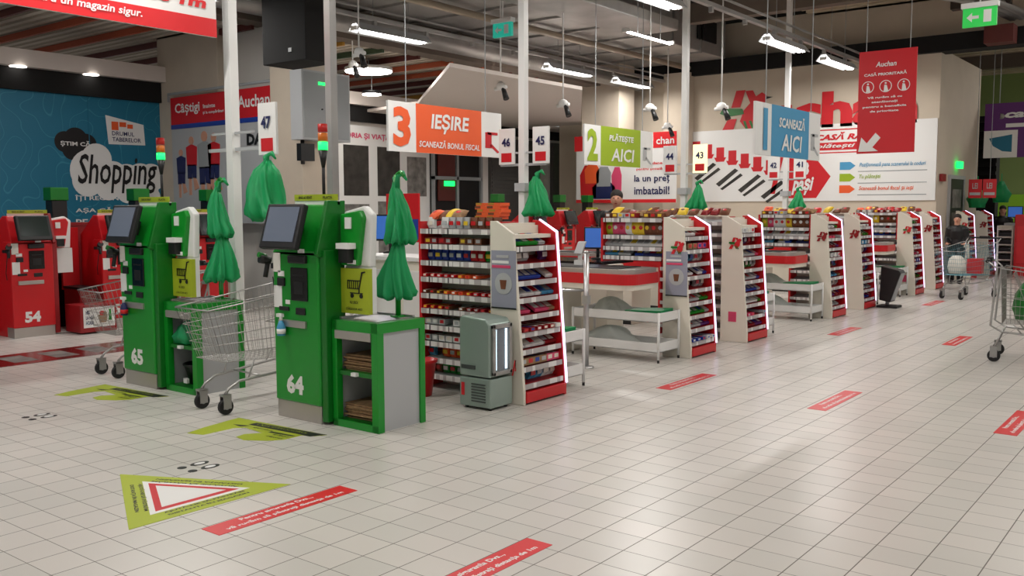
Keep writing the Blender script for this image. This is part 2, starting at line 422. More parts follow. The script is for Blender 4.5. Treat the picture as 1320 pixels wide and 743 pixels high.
def banner_kiosk(name, label, O, w, h, num, col, l1, l2, rods=True, h1=.34, w1=.3, w2=.4):
    t = thing(name, label, 'sign', O, 0, 'hanging checkout step banners')
    bd = Board((0,0,0),Yp,w,h,t=.03)
    b = MB(); bd.back(b); obj('board', b, 'white_sign', t)
    b = MB(); bd.rect(b, .22,0,.8,1,1); bd.text(b, num, .035 if num != '1' else .1,.1,.14 if num != '1' else .06,.8,1, bold=.04); obj('colour_panel', b, col, t)
    b = MB(); bd.text(b, l1[0], l1[1], l1[2], l1[3], l1[4], 2, shear=.12, bold=.03); bd.text(b, l2[0], l2[1], l2[2], l2[3], l2[4], 2, shear=.12, bold=.02); obj('lettering', b, 'white_sign', t)
    b = MB(); bd.rect(b, .84,.2,.9,.55,1,0); bd.rect(b,.86,.5,.96,.56,1,0); bd.poly(b,[(.9,.3),(.98,.12),(.96,.1),(.88,.26)],1,0); obj('pictogram', b, 'red_sign' if num == '3' else 'grey_light', t)
    b = MB()
    for y in (.3,w-.3): b.tube([(-.015,y,h),(-.015,y,5.74-O[2])], .006, 5)
    obj('hanging_wire', b, 'grey_box', t)
    return t
banner_kiosk('hanging_banner','orange and white hanging banner numbered 3 reading exit and scan receipt', (-7.5,7.4,2.18), 2.02,.56,'3','orange',('IEȘIRE',.34,.42,.34,.42),('SCANEAZĂ BONUL FISCAL',.24,.12,.54,.17))
banner_kiosk('hanging_banner','green and white hanging banner numbered 2 reading pay here', (-7.2,10.9,2.14), 1.92,.56,'2','olive',('PLĂTEȘTE',.33,.6,.36,.24),('AICI',.36,.12,.34,.34))
banner_kiosk('hanging_banner','blue and white hanging banner numbered 1 reading scan here', (-4.2,9.75,2.12), 2.0,.58,'1','sky_blue',('SCANEAZĂ',.32,.58,.4,.26),('AICI',.36,.12,.32,.34))

# priority till banner
t = thing('hanging_banner','tall dark red hanging banner with white arrow and three round icons','sign',(-4.55,14.3,2.33),0)
bd = Board((0,0,0),Xp,.82,1.5,t=.02)
b = MB(); bd.back(b); obj('board', b, 'red_sign', t)
b = MB(); bd.text(b,'Auchan',.3,.84,.36,.05,2,shear=.2); bd.text(b,'CASĂ PRIORITARĂ',.1,.755,.74,.035,2,bold=.03)
for i in range(3):
    x = .17+.31*i; bd.disc(b,x,.65,.088,2,r0=.078); bd.disc(b,x,.68,.014,2); bd.poly(b,[(x-.03,.6),(x+.05,.6),(x+.02,.66),(x-.02,.665)],2)
for i, tx in enumerate(['Vă rugăm să cu','atenționați','pentru a beneficia','de prioritate']): bd.text(b,tx,.47,.53-.045*i,[.6,.45,.76,.5][i],.026,2,align='C',bold=.03)
bd.poly(b,[(.03,.02),(.38,.02),(.28,.06),(.42,.15),(.33,.2),(.18,.1),(.08,.16)],2)
obj('lettering', b, 'white_sign', t)
b = MB()
for x in (.1,.72): b.tube([(x,.01,1.5),(x,.01,3.4)],.006,5)
obj('hanging_wire', b, 'grey_box', t)
# big red/white banner overhead, upper corner
t = thing('hanging_banner','big white and red hanging banner about keeping distance beside the white post','sign',(-6.95,.9,3.0),0)
bd = Board((0,0,0),Yp,3.93,1.0,v=(0,0,1),t=.03)
b = MB(); bd.back(b); obj('board', b, 'white_sign', t)
b = MB(); bd.rect(b,0,0,1,.15,1); bd.text(b,'păstrați distanța de 1m',.44,.195,.535,.13,1,shear=.15,bold=.04); obj('red_artwork', b, 'sticker_red', t)
b = MB(); bd.text(b,'pentru un magazin sigur.',.585,.045,.24,.075,2,shear=.15,bold=.02); obj('lettering', b, 'white_sign', t)
b = MB()
for y in (.5,3.6): b.tube([(0,y,1.0),(0,y,2.74)],.006,5)
obj('hanging_wire', b, 'grey_box', t)
# running advert
t = thing('wall_banner','red topped banner showing running people on the wall by the column','banner',(-14.5,9.12,1.3),0)
bd = Board((0,0,0),Xp,2.88,2.12,t=.03)
b = MB(); bd.back(b); obj('board', b, 'grey_light', t)
b = MB(); bd.rect(b,0,.78,1,1,1); obj('red_band', b, 'red_sign', t)
b = MB(); bd.rect(b,0,.75,1,.785,2); obj('blue_band', b, 'blue', t)
b = MB(); bd.text(b,'Câștigi',.05,.85,.25,.1,3,bold=.02); bd.text(b,'înainte',.33,.89,.12,.03,3); bd.text(b,'și la cumpărături',.33,.84,.2,.03,3); bd.text(b,'Auchan',.66,.86,.28,.09,3,bold=.02); obj('lettering', b, 'white_sign', t)
def runner(bd, b, x, y, s, c1, c2):
    P = lambda a, c: (x+a*s/bd.w, y+c*s/bd.h)
    bd.disc(b, x, y+.93*s/bd.h, .07*s, 2, 3)
    bd.poly(b,[P(-.14,.5),P(.14,.5),P(.16,.82),P(0,.87),P(-.16,.82)],2,c1)
    bd.poly(b,[P(-.13,.28),P(-.01,.28),P(.0,.52),P(-.13,.52)],2,c2); bd.poly(b,[P(.01,.3),P(.12,.28),P(.13,.52),P(.0,.52)],2,c2)
    bd.poly(b,[P(-.1,0),P(-.03,0),P(-.02,.3),P(-.1,.3)],2,3); bd.poly(b,[P(.06,.08),P(.2,.12),P(.11,.3),P(.03,.3)],2,3)
b = MB(); runner(bd,b,.09,.2,.82,0,0); runner(bd,b,.2,.22,.98,1,0); runner(bd,b,.33,.14,1.22,2,0); runner(bd,b,.42,.2,1.05,1,0); obj('runner_picture', b, ['navy','red_sign','grey_box','skin'], t)
b = MB(); bd.text(b,"DAP'S",.73,.58,.25,.09,2,bold=.05); obj('black_lettering', b, 'black', t)
b = MB(); b.box((0,-.06,2.16),(1.3,-.03,2.2)); b.box((1.3,-.06,2.16),(2.9,-.03,2.2)); b.box((.0,-.06,2.05),(.03,-.03,2.2)); obj('rail', b, 'grey_box', t)
# teal shopping wall
t = thing('wall_mural','teal wall mural with clouds and shopping lettering beyond the red tills','mural',(-14.99,4,0),0)
bd = Board((.01,-6,0),Yp,11.3,3.38,t=.02)
b = MB(); bd.back(b); obj('panel', b, 'teal_wall', t)
b = MB()
for y in (5.35,7.9,10.2-.25): b.box((.012,y-4,0),(.017,y-3.985,3.38))
obj('seam_lines', b, 'teal_plain', t)
def P2(y, z): return ((y+2)/11.3, z/3.38)
def cloud(b, pts, l, mi=0):
    for (y, z, r) in pts: bd.disc(b, *P2(y,z), r, l, mi, 28)
b = MB(); cloud(b,[(7.5,2.62,.17),(7.68,2.66,.2),(7.86,2.6,.17),(7.62,2.5,.17),(7.8,2.48,.15),(7.82,2.38,.09)],1); obj('dark_cloud', b, 'black', t)
b = MB(); cloud(b,[(7.92,2.16,.36),(8.02,2.36,.26),(7.85,2.0,.26),(8.3,2.08,.26),(8.55,2.02,.28),(8.8,2.06,.26),(9.0,2.08,.24),(8.2,1.9,.22),(8.55,1.85,.22),(8.9,1.88,.22),(9.0,1.75,.15)],2); obj('white_cloud', b, 'white_sign', t)
b = MB(); bd.text(b,'ȘTIM CĂ',*P2(7.42,2.54),.5/11.3,.11/3.38,3,bold=.03); obj('cloud_lettering', b, 'white_sign', t)
b = MB(); bd.text(b,'Shopping',*P2(7.68,1.80),1.42/11.3,.64/3.38,4,shear=.22,bold=.012); obj('shopping_lettering', b, 'black', t)
b = MB(); bd.poly(b,[P2(8.24,2.62),P2(8.9,2.63),P2(8.88,2.98),P2(8.2,3.1)],2); obj('label_plate', b, 'white_sign', t)
b = MB(); bd.rect(b,*P2(8.3,2.86),*P2(8.42,3.0),3); bd.rect(b,*P2(8.44,2.92),*P2(8.56,3.0),3); bd.rect(b,*P2(8.58,2.9),*P2(8.68,2.97),3); obj('plate_blocks', b, 'orange', t)
b = MB(); bd.text(b,'DRUMUL',*P2(8.3,2.77),.4/11.3,.07/3.38,3,bold=.01); bd.text(b,'TABERELOR',*P2(8.3,2.67),.52/11.3,.07/3.38,3,bold=.01); obj('plate_lettering', b, 'navy', t)
b = MB(); bd.text(b,'ÎȚI RECUNOAȘTE LU',*P2(7.62,1.66),1.5/11.3,.11/3.38,3,bold=.02); bd.text(b,'AȘA CĂ PREGĂ',*P2(7.62,1.46),1.2/11.3,.11/3.38,3,bold=.02); bd.text(b,'PE',*P2(7.62,1.26),.2/11.3,.11/3.38,3,bold=.02); obj('small_lettering', b, 'white_sign', t)
# history posters on the mall front
t = thing('wall_posters','white display wall of black and white photographs beyond the green tills','display',(-14.98,13.2,.3),0)
bd = Board((.01,0,0),Yp,2.9,3.0,t=.02)
b = MB(); bd.back(b); obj('board', b, 'white_sign', t)
b = MB(); bd.text(b,'ISTORIA ȘI VIAȚA CARTIERULUI',.02,.9,.96,.05,2,bold=.03); obj('heading', b, 'pink', t)
for i, (x0,y0,x1,y1,m_) in enumerate([(.08,.5,.33,.86,'photo_dark'),(.42,.5,.66,.86,'photo_dark'),(.74,.5,.96,.8,'photo_grey'),(.08,.32,.33,.44,'photo_grey'),(.42,.32,.66,.46,'photo_grey'),(.08,.08,.33,.26,'photo_grey'),(.42,.06,.66,.26,'photo_grey')]):
    b = MB(); bd.rect(b,x0,y0,x1,y1,1); obj('photograph', b, m_, t)
# school-bag poster by the column
t = thing('hanging_poster','white poster of school bags with orange bottom band beside the column','poster',(-12.75,18.95,1.64),0)
bd = Board((0,0,0),Xp,2.72,1.56,t=.02)
b = MB(); bd.back(b); obj('board', b, 'white_sign', t)
b = MB(); bd.rect(b,0,0,1,.05,1); bd.rect(b,-.02,.8,.1,1.03,1); bd.rect(b,.78,.8,1,1.03,1); obj('red_band', b, 'sticker_red', t)
b = MB()
for (x,y,w_,h_,mi) in [(.05,.08,.16,.5,0),(.1,.3,.14,.3,1),(.18,.06,.22,.26,2),(.22,.25,.14,.3,3),(.38,.12,.09,.42,4)]:
    bd.poly(b,[(x,y),(x+w_,y),(x+w_*1.03,y+h_*.7),(x+w_*.8,y+h_),(x+w_*.25,y+h_),(x-.01,y+h_*.7)],1+mi%2,mi)
obj('bag_picture', b, ['red','orange','navy','grey_box','pink'], t)
b = MB(); bd.text(b,'la un preț',.6,.28,.34,.13,2,bold=.02); bd.text(b,'imbatabil!',.6,.12,.34,.12,2,bold=.02); obj('lettering', b, 'navy', t)
b = MB(); bd.text(b,'ai ghiozdane',.62,.55,.25,.05,2); bd.text(b,'pentru școală',.62,.47,.25,.05,2); obj('red_lettering', b, 'sticker_red', t)
b = MB(); bd.text(b,'chan',.81,.85,.17,.11,3,bold=.02); obj('white_lettering', b, 'white_sign', t)

# number cards on the posts
def post(k):
    lab = ['tall white square post nearest the green tills','tall white square post behind the nearest sweets stand','tall pale post rising behind the second pair of sweets stands','farthest slim pale post in front of the end wall'][k]
    t = thing('support_post', lab, 'post', (-7.07 if k == 0 else -6.9,5.05 if k == 0 else 4.9+4.2*k,0), 0)
    b = MB(); b.box((-.045,-.045,0),(.045,.045,5.74)); obj('shaft', b, 'white_paint', t, .004)
    b = MB(); k and b.box((-.08,-.08,1.74),(.08,.08,1.84)); b.box((-.35,-.015,2.05),(.35 if k else .6,.015,2.08)); b.box((-.3,-.015,2.2),(.3,.015,2.22)); obj('bracket', b, 'grey_light', t)
    return t
posts = [post(k) for k in range(4)]
def card(num, x, y, label, lit=False, z=2.07):
    t = thing('number_card', label, 'sign', (x,y,z), 0, 'till number cards on the posts')
    bd = Board((-.12,0,0),Xp,.24,.44,t=.025)
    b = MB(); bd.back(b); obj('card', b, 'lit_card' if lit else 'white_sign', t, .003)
    b = MB(); bd.text(b, num, .5,.5,.55,.24,2,align='C',bold=.03); obj('number', b, 'navy', t)
    b = MB(); bd.rect(b,.17,.07,.83,.32,1); obj('red_square', b, 'red_sign', t)
for k in range(4):
    y = 4.9+4.2*k
    if k > 0: card(str(48-2*k), -7.14, y-.03, 'white number card %d with a red square, hung on post' % (48-2*k))
    card(str(47-2*k), -6.62 if k else -6.55, y-.03 if k else 5.02, 'white number card %d with a red square, hung on post' % (47-2*k) if k != 2 else 'glowing yellowish number card 43 with a red square, hung on post', lit=(k == 2), z=2.07 if k else 2.0)
# grey slim post behind the nearest green till
t = tag(obj('metal_post', MB().box((-.035,-.035,0),(.035,.035,5.74)), 'galv', loc=(-5.95,5.22,0)), 'slim grey metal post rising behind green till 64', 'post')

# ------------------------------------------------------------------ ceiling services
def fixture(x, y0, y1, z, label, hood=True):
    t = thing('ceiling_light', label, 'light', (x,(y0+y1)/2,z), 0, 'fluorescent tube lights')
    L = (y1-y0)/2
    if hood:
        b = MB(); b.prism([(-.15,-L,.0),(-.05,-L,.12),(.05,-L,.12),(.15,-L,.0),(.14,-L,-.01),(.045,-L,.1),(-.045,-L,.1),(-.14,-L,-.01)], (0,2*L,0)); obj('reflector', b, 'grey_light', t)
    for s in ((-.035,.035) if hood else (0,)):
        b = MB(); b.tube([(s,-L+.05,.01),(s,L-.05,.01)], .02, 8); obj('tube_lamp', b, 'lamp', t)
    for q in (-1,1):
        b = MB(); b.box((-.06,q*L-.025,.0),(.06,q*L+.025,.06)); obj('lamp_holder', b, 'white_paint', t)
        b = MB(); b.tube([(0,q*L*.5,.08 if hood else .02),(0,q*L*.5,5.74-z)], .006, 5); obj('hanging_rod', b, 'grey_box', t)
    la = D.lights.new('tube_glow', 'AREA'); la.shape = 'RECTANGLE'; la.size = .1; la.size_y = 2*L-.1; la.energy = LP; la.color = (1,.965,.92)
    lo = D.objects.new('tube_glow', la); COL.objects.link(lo); lo.location = (0,0,-.025); lo.parent = t
    return t
LP = 52
fx = [(-10.95,10.1,11.7,'twin tube light with metal hood above the orange banner'),(-10.95,15.2,16.8,'twin tube light under its hood between the white soffit and duct'),(-10.95,17.8,19.3,'twin tube light under its hood nearest the end wall column'),
 (-6.3,10.3,11.9,'bright tube light at the top edge beside the duct'),(-6.3,15.0,16.6,'bright twin tube light hanging before the end wall lettering'),(-6.3,17.7,19.3,'bright twin tube light beside the tall red priority banner')]
for x,y0,y1,l in fx: fixture(x,y0,y1,4.3,l)
fixture(-7.75,12.9,14.4,4.3,'bare bright tube light hanging below the metal duct',hood=False)
fixture(-2.0,29.0,30.4,4.0,'small far tube light seen beside the purple banner')
far = 0
for x,y in [(-1.6,-1),(-1.6,3),(-1.6,7),(-1.6,11.2),(-1.6,15.4),(-1.6,19.6),(3,1),(3,7),(3,13),(3,19),(-6.3,-1),(-6.3,2.5),(-6.3,6.2),(-10.95,2.0),(-10.95,6),(-2.5,25),(1,27)]:
    fixture(x,y,y+1.6,5.3 if x > -3 else 4.3,'twin tube light in the ceiling rows outside the picture')
# trunk trays carrying the light rows
for i,(x,y1) in enumerate([(-10.95,20),(-6.3,20)]):
    b = MB(); b.box((x-.04,-2,4.5),(x+.04,y1,4.56)); b.box((x+.1,-2,4.62),(x+.13,y1,4.65))
    for k in range(18): b.box((x-.03,-1.5+k*1.2,4.42),(x+.03,-1.44+k*1.2,4.5))
    tag(obj('cable_tray', b, 'galv'), ['long metal cable tray above the lights over the mall side','long metal cable tray above the lights over the sweets stands'][i], 'cable tray')
# duct
t = thing('air_duct','large grey metal air duct running under the roof to the end wall','duct',(-10.7,15,4.9),0)
b = MB(); b.box((-1.35,-5.2,0),(1.35,4.95,.83)); obj('duct_body', b, 'galv', t, .02)
b = MB()
for i in range(8): y=-5.1+i*1.25; b.box((-1.39,y,-.04),(1.39,y+.05,.84))
obj('flange', b, 'zinc', t)
b = MB(); b.box((1.36,3.5,.25),(1.39,4.4,.7)); obj('grille', b, 'black_matte', t)
b = MB(); b.tube([(-10.3,4,4.78),(-10.3,20,4.78)],.06,10); tag(obj('ceiling_pipe', b, 'pipe_beige'),'long beige pipe running under the roof along the duct','pipe')
b = MB(); b.tube([(-11.8,3,4.6),(-11.8,13,4.6),(-11.6,20,4.5)],.16,12); tag(obj('ceiling_pipe', b, 'galv'),'thick grey round duct pipe above the orange banner','pipe')
b = MB(); b.box((-9.2,9.0,4.75),(-8.2,15.5,4.95)); tag(obj('air_duct', b, 'galv',bev=.02),'flat narrow grey duct beside the large duct','duct')
# ceiling clutter over right part
for i,(x,y) in enumerate([(-4.4,19.0),(-2.2,18.2)]):
    b = MB(); b.box((x,y,5.2),(x+1.0,y+.22,5.35)); b.tube([(x+.2,y+.1,5.3),(x+.2,y+.1,5.86)],.01,5); b.tube([(x+.8,y+.1,5.3),(x+.8,y+.1,5.86)],.01,5)
    tag(obj('junction_box', b, 'dark_ceiling'), ['dark long box hung under the roof above the priority banner','dark long box hung under the roof beside green exit sign'][i], 'junction box')
b = MB(); b.box((-3.95,19.7,4.62),(-3.45,20.1,4.95)); tag(obj('fan_unit', b, 'wood_red'),'dark red unit sitting by the black beam near the priority banner','unit')
b = MB()
for i in range(7):
    a = random.uniform(-.3,.3); b.tube([(-6.2+i*.35,15,5.45),(-4.8+i*.3+a,17.2,5.3),(-3.6+a,19,5.2),(-3.3+a,20.1,5.1)], .05, 7)
tag(obj('cable_bundle', b, 'galv'),'tangle of grey cables under the roof above the priority banner','cables')
b = MB()
for i in range(9):
    b.tube([(-4.4+i*.4,24+i*.5,3.6+.13*i),(-2+i*.4,26+i*.3,3.4+.1*i),(1,27+i*.3,3.5+.12*i)], .07, 7)
tag(obj('pipe_bundle', b, 'galv'),'cluster of grey pipes beyond the end wall above purple banner','pipes')
b = MB(); b.box((-5.35,26,0),(-4.8,26.4,3.8))
for i in range(8): b.box((-5.35,25.9,2.1+i*.22),(-4.8,26,2.18+i*.22))
tag(obj('dark_rack', b, 'black_matte'),'dark shelving seen beyond the corner of the end wall','rack')
# hanging rods with spotlights
for i,(x,y,z) in enumerate([(-10.05,9.35,3.75),(-9.6,12.05,3.5),(-8.95,12.9,3.25),(-8.15,14.4,3.25),(-6.9,14.6,3.2),(-9.7,20.1-2.2,3.25),(-12.2,11.2,4.0)]):
    t = thing('spotlight', ['white spotlight hanging on a rod in front of nearest tube light','white spotlight hanging below the small blue exit sign','white spotlight hanging between the mall tube lights','white spotlight on a long rod before the bare tube light','dark spotlight hanging on rod beside the pale post','small dark spotlight hanging before the end wall column','small spotlight hanging by the brown beam above the disc lamp'][i],'spotlight',(x,y,z),0,'spotlights on ceiling rods')
    b = MB(); b.tube([(0,0,.05),(0,0,5.74-z)],.012,6); obj('rod', b, 'white_paint', t)
    b = MB(); b.ell((0,0,.02),(.09,.06,.07)); b.tube([(-.12,0,-.02),(.12,0,0)],.03,8); obj('bracket', b, 'white_paint', t)
    b = MB(); b.tube([(.05,0,-.02),(.14,-.03,-.2)],[.035,.05],10); obj('lamp_head', b, 'black' , t)
# mall disc lamps
for i,(x,y,z,r) in enumerate([(-13.6,12.9,4.2,.47),(-14.2,13.55,3.86,.2)]):
    t = thing('disc_light', ['large round white disc lamp under the striped mall ceiling','small round disc lamp with dark rim beyond the large disc lamp'][i],'light',(x,y,z))
    b = MB(); b.lathe([(r*.96,0),(r*.96,.02)],n=32); obj('diffuser', b, 'disc_lamp', t)
    b = MB(); b.lathe([(r,.021),(r,.08),(r*.9,.09)],n=32); obj('rim', b, 'white_paint' if i==0 else 'black', t)
    b = MB(); b.tube([(0,0,.05),(0,0,.27 if i==0 else .62)],.01,5); obj('rod', b, 'grey_box', t)
for i,(y,) in enumerate([(6.75,),(7.9,),(13.1,)]):
    x=-14.82
    t = tag(obj('downlight', MB().lathe([(.12,0),(.12,.012)],(x,y,3.708),20), 'downlight'), ['small recessed downlight in the mall soffit over the teal wall','second small recessed downlight in the soffit nearer the column','small recessed downlight in the soffit above the photographs'][i], 'light')
# exit signs
def exit_sign(x,y,z,w,h,m,label,u=Xp):
    t = thing('exit_sign', label, 'exit sign', (x,y,z))
    bd = Board((0,0,0),u,w,h,t=.05)
    b = MB(); bd.back(b); obj('panel', b, m, t)
    b = MB(); bd.poly(b,[(.12,.5),(.28,.75),(.28,.58),(.48,.58),(.48,.42),(.28,.42),(.28,.25)],2); bd.rect(b,.62,.2,.85,.85,2); obj('arrow_pictogram', b, 'white_sign', t)
    b = MB(); b.box((-.02,-.03,h) if u is Xp else (-.05,-.02,h),(w+.02,.08,h+.07) if u is Xp else (.03,w+.02,h+.07)); b.tube([(w/2 if u is Xp else 0,.02 if u is Xp else w/2,h),(w/2 if u is Xp else 0,.02 if u is Xp else w/2,5.74-z)],.012,6); obj('housing', b, 'white_paint', t)
exit_sign(-3.08,14,3.97,.42,.25,'exit_green','lit green exit sign hanging at the top beside the black beam')
exit_sign(-9.72,12,4.3,.38,.22,'exit_teal','small blue green exit sign hanging beside the tall white post')
for i,(y,) in enumerate([(20.3,),(21.9,)]):
    exit_sign(-13.6,y,3.05,.5,.26,'green_dark',['small dim green hanging exit sign over the grey shutter','second dim green hanging exit sign nearer the column'][i],Yp)
b = MB(); b.box((-4.8,21.75,2.35),(-4.72,22.05,2.5)); tag(obj('exit_sign', b, 'signal_green'),'small lit green light above the door in the end wall return','exit sign')
b = MB(); b.box((-4.82,20.45,2.05),(-4.76,20.75,2.2)); tag(obj('alarm_box', b, 'red_dark'),'small dark red alarm box beside the back door','alarm box')
# black box and grey cabinet at the column
t = thing('speaker_box','large black box hanging high in front of the beige column','speaker',(-9.7,7.98,3.4))
b = MB(); b.box((-.43,-.25,0),(.43,.25,1.15)); obj('body', b, 'black_matte', t, .01)
b = MB(); b.box((.1,-.26,.12),(.16,-.25,.17)); obj('label_tag', b, 'grey_light', t)
b = MB(); b.tube([(-.2,0,1.15),(-.2,0,2.38)],.02,8); b.tube([(.2,0,1.15),(.2,0,2.38)],.02,8); obj('hanging_rod', b, 'black', t)
t = thing('electrical_cabinet','light grey electrical cabinet mounted on the beige column','cabinet',(-10.9,8.78,2.53))
b = MB(); b.box((0,0.0,0),(.26,.92,1.0)); obj('body', b, 'grey_light', t, .008)
b = MB(); b.box((.26,.03,.03),(.27,.89,.97)); obj('door', b, 'grey_box', t, .003)
b = MB(); b.box((.27,.3,.8),(.28,.5,.84)); obj('indicator_lights', b, 'signal_green', t)
b = MB(); b.tube([(.27,.36,.45),(.29,.36,.45)],.012,8); obj('lock', b, 'black', t)
b = MB(); b.tube([(.13,.1,0),(.13,.1,-.35)],.03,8); b.box((.06,.05,-.3),(.16,.3,-.05)); obj('socket_block', b, 'black', t)

# ------------------------------------------------------------------ self checkouts
def make_kiosk(name, body, dark, number, label, full=True):
    t = thing(name, label, 'self checkout')
    b = MB(); b.box((-.26,0,.13),(.24,.2,1.24))
    obj('lower_body', b, body, t, .012)
    b = MB(); b.box((.24,.015,.02),(.3,.2,1.25)); obj('side_trim', b, dark, t, .006)
    b = MB(); b.box((-.255,.012,.0),(.235,.19,.13)); obj('kick_plate', b, 'brushed', t, .004)
    b = MB(); b.prism([(-.25,.0,1.24),(-.25,.10,1.57),(-.25,.22,1.57),(-.25,.22,1.2),(-.25,.0,1.2)], (.48,0,0)); obj('hood', b, body, t, .012)
    b = MB(); b.prism([(.23,-.03,1.22),(.23,.08,1.6),(.23,.24,1.6),(.23,.24,1.2),(.23,0,1.2)], (.04,0,0)); obj('hood_cheek', b, dark, t, .006)
    # screen
    sc = thing('x','x','x'); del sc['label']; del sc['category']; sc.name = 'touch_screen'; sc.parent = t; sc.location = (-.02,-.09,1.41)
    sc.rotation_euler = (math.radians(-17),0,0)
    b = MB(); b.box((-.2,-.02,-.16),(.2,.03,.17)); obj('bezel', b, 'black', sc, .012)
    b = MB(); b.box((-.165,-.024,-.11),(.165,-.019,.145)); obj('display', b, 'screen_grey' if body == 'green' else 'screen_dark', sc)
    b = MB(); b.box((-.06,.03,-.06),(.06,.12,.06)); obj('mount', b, 'black', sc)
    # header card
    b = MB(); b.box((-.2,.17,1.57),(.27,.19,1.6)); obj('header_base', b, 'white_sign', t)
    b = MB(); b.box((-.2,.165,1.6),(.27,.175,1.645)); obj('header_card', b, 'lime', t)
    b = MB(); b.text('BINE AI VENIT', (-.15,.164,1.612), Xp, Zp, .15,.02, bold=.02); b.text('PLATA', (.12,.164,1.612), Xp, Zp, .1,.02, bold=.02); obj('header_lettering', b, 'black', t)
    # front fittings
    b = MB(); b.box((-.05,-.012,.88),(.13,.01,1.12)); obj('card_terminal', b, 'black_gloss', t, .005)
    b = MB(); b.box((-.02,-.014,1.06),(.1,-.012,1.07)); b.box((-.01,-.0135,.93),(.09,-.012,1.02)); obj('terminal_trim', b, 'black', t)
    b = MB(); b.box((-.06,-.03,1.15),(.13,.01,1.21)); obj('receipt_slot', b, 'black', t, .01)
    for a_, c_ in (((-.2,-.015,.98),(-.12,.01,1.04)),((-.19,-.01,.8),(-.08,.01,.83)),((0,-.012,.78),(.1,.01,.83))): b = MB(); b.box(a_,c_); obj('coin_slot', b, 'black', t, .004)
    for a_, c_ in (((-.25,-.004,.82),(-.16,.0,.98)),((-.2,-.004,1.05),(-.13,.0,1.09)),((.03,-.004,1.225),(.1,0,1.255)),((-.12,-.004,.85),(-.07,0,.88))): b = MB(); b.box(a_,c_); obj('white_sticker', b, 'white_sign', t)
    b = MB(); b.box((-.25,-.004,1.08),(-.17,0,1.22)); obj('yellow_sticker', b, 'paper', t)
    b = MB(); b.box((-.19,-.02,.685),(.11,.005,.735)); obj('label_bar', b, 'brushed', t, .004)
    b = MB(); b.text(number, (-.13,0,.19), Xp, Zp, .19,.145, bold=.05, ext=.002); obj('number', b, 'white_sign', t)
    # hand scanner at the side
    b = MB(); b.box((-.31,.02,1.1),(-.26,.1,1.14)); b.tube([(-.29,.0,1.16),(-.31,-.08,1.18)],[.03,.035],8); b.tube([(-.29,-.02,1.16),(-.3,-.04,1.04)],.018,7); obj('hand_scanner', b, 'black', t)
    b = MB(); b.tube([(-.3,-.03,1.19),(-.31,-.09,1.21)],.02,8); obj('scanner_cap', b, dark, t)
    b = MB(); b.tube([(-.29,.02,1.04),(-.3,.05,.85),(-.27,.1,.75)],.005,5); obj('scanner_cord', b, 'black', t)
    # pay column beside the hood
    b = MB(); b.prism([(.3,.2,1.13),(.3,.2,1.52),(.5,.2,1.56),(.58,.2,1.5),(.56,.2,1.13)], (0,.06,0)); obj('pay_panel_back', b, 'white_paint', t, .012)
    b = MB(); b.prism([(.3,.16,1.14),(.3,.16,1.5),(.5,.16,1.53),(.53,.16,1.48),(.47,.16,1.14)], (0,.05,0)); obj('pay_panel', b, body, t, .01)
    b = MB(); b.box((.34,.1,1.16),(.44,.17,1.26)); obj('card_reader', b, 'black', t, .006)
    for a_, c_ in (((.33,.09,1.26),(.46,.17,1.3)),((.36,.15,1.4),(.42,.16,1.48)),((.38,.15,1.15),(.46,.16,1.18))): b = MB(); b.box(a_,c_); obj('reader_label', b, 'white_sign', t)
    b = MB(); b.box((.305,.2,.8),(.58,.24,1.13)); obj('column_lower', b, 'white_paint', t)
    if not full:
        b = MB(); b.prism([(-.25,.2,0),(-.25,.55,0),(-.25,.55,1.3),(-.25,.22,1.56),(-.25,.2,1.5)],(.48,0,0)); obj('rear_body', b, body, t, .01)
    if full:
        b = MB(); b.box((.3,.16,.8),(.58,.2,1.12)); ys = obj('cart_notice', b, 'lime', t)
        bd = Board((.3,.158,.8),Xp,.28,.32,t=.0); b = MB()
        for (x0,y0,x1,y1) in [(.25,.72,.7,.745),(.3,.55,.66,.57),(.25,.55,.27,.745),(.35,.45,.8,.47)]: bd.rect(b,x0,y0,x1,y1,1)
        for i in range(5): bd.rect(b,.32+i*.075,.55,.335+i*.075,.74,1)
        bd.poly(b,[(.66,.55),(.69,.55),(.8,.9),(.9,.92),(.9,.95),(.77,.93)],1); bd.disc(b,.42,.4,.016,1); bd.disc(b,.75,.4,.016,1); bd.rect(b,.66,.45,.69,.56,1)
        bd.text(b,'NU URCA',.35,.22,.3,.07,1,shear=.2); bd.text(b,'CĂRUCIOR AICI',.2,.08,.6,.07,1,shear=.2); obj('pictogram', b, 'black', ys)
        # signal light
        b = MB(); b.tube([(.02,.26,1.5),(.02,.26,1.95)],.012,8); b.tube([(.02,.26,1.84),(.02,.26,1.97)],[.012,.035],10); sl = obj('signal_pole', b, 'black', t)
        for z, m_ in ((1.97,'signal_green'),(2.035,'signal_amber'),(2.1,'signal_red')):
            b = MB(); b.tube([(.02,.26,z),(.02,.26,z+.058)],.036,14); obj('signal_lamp', b, m_, sl)
    return t
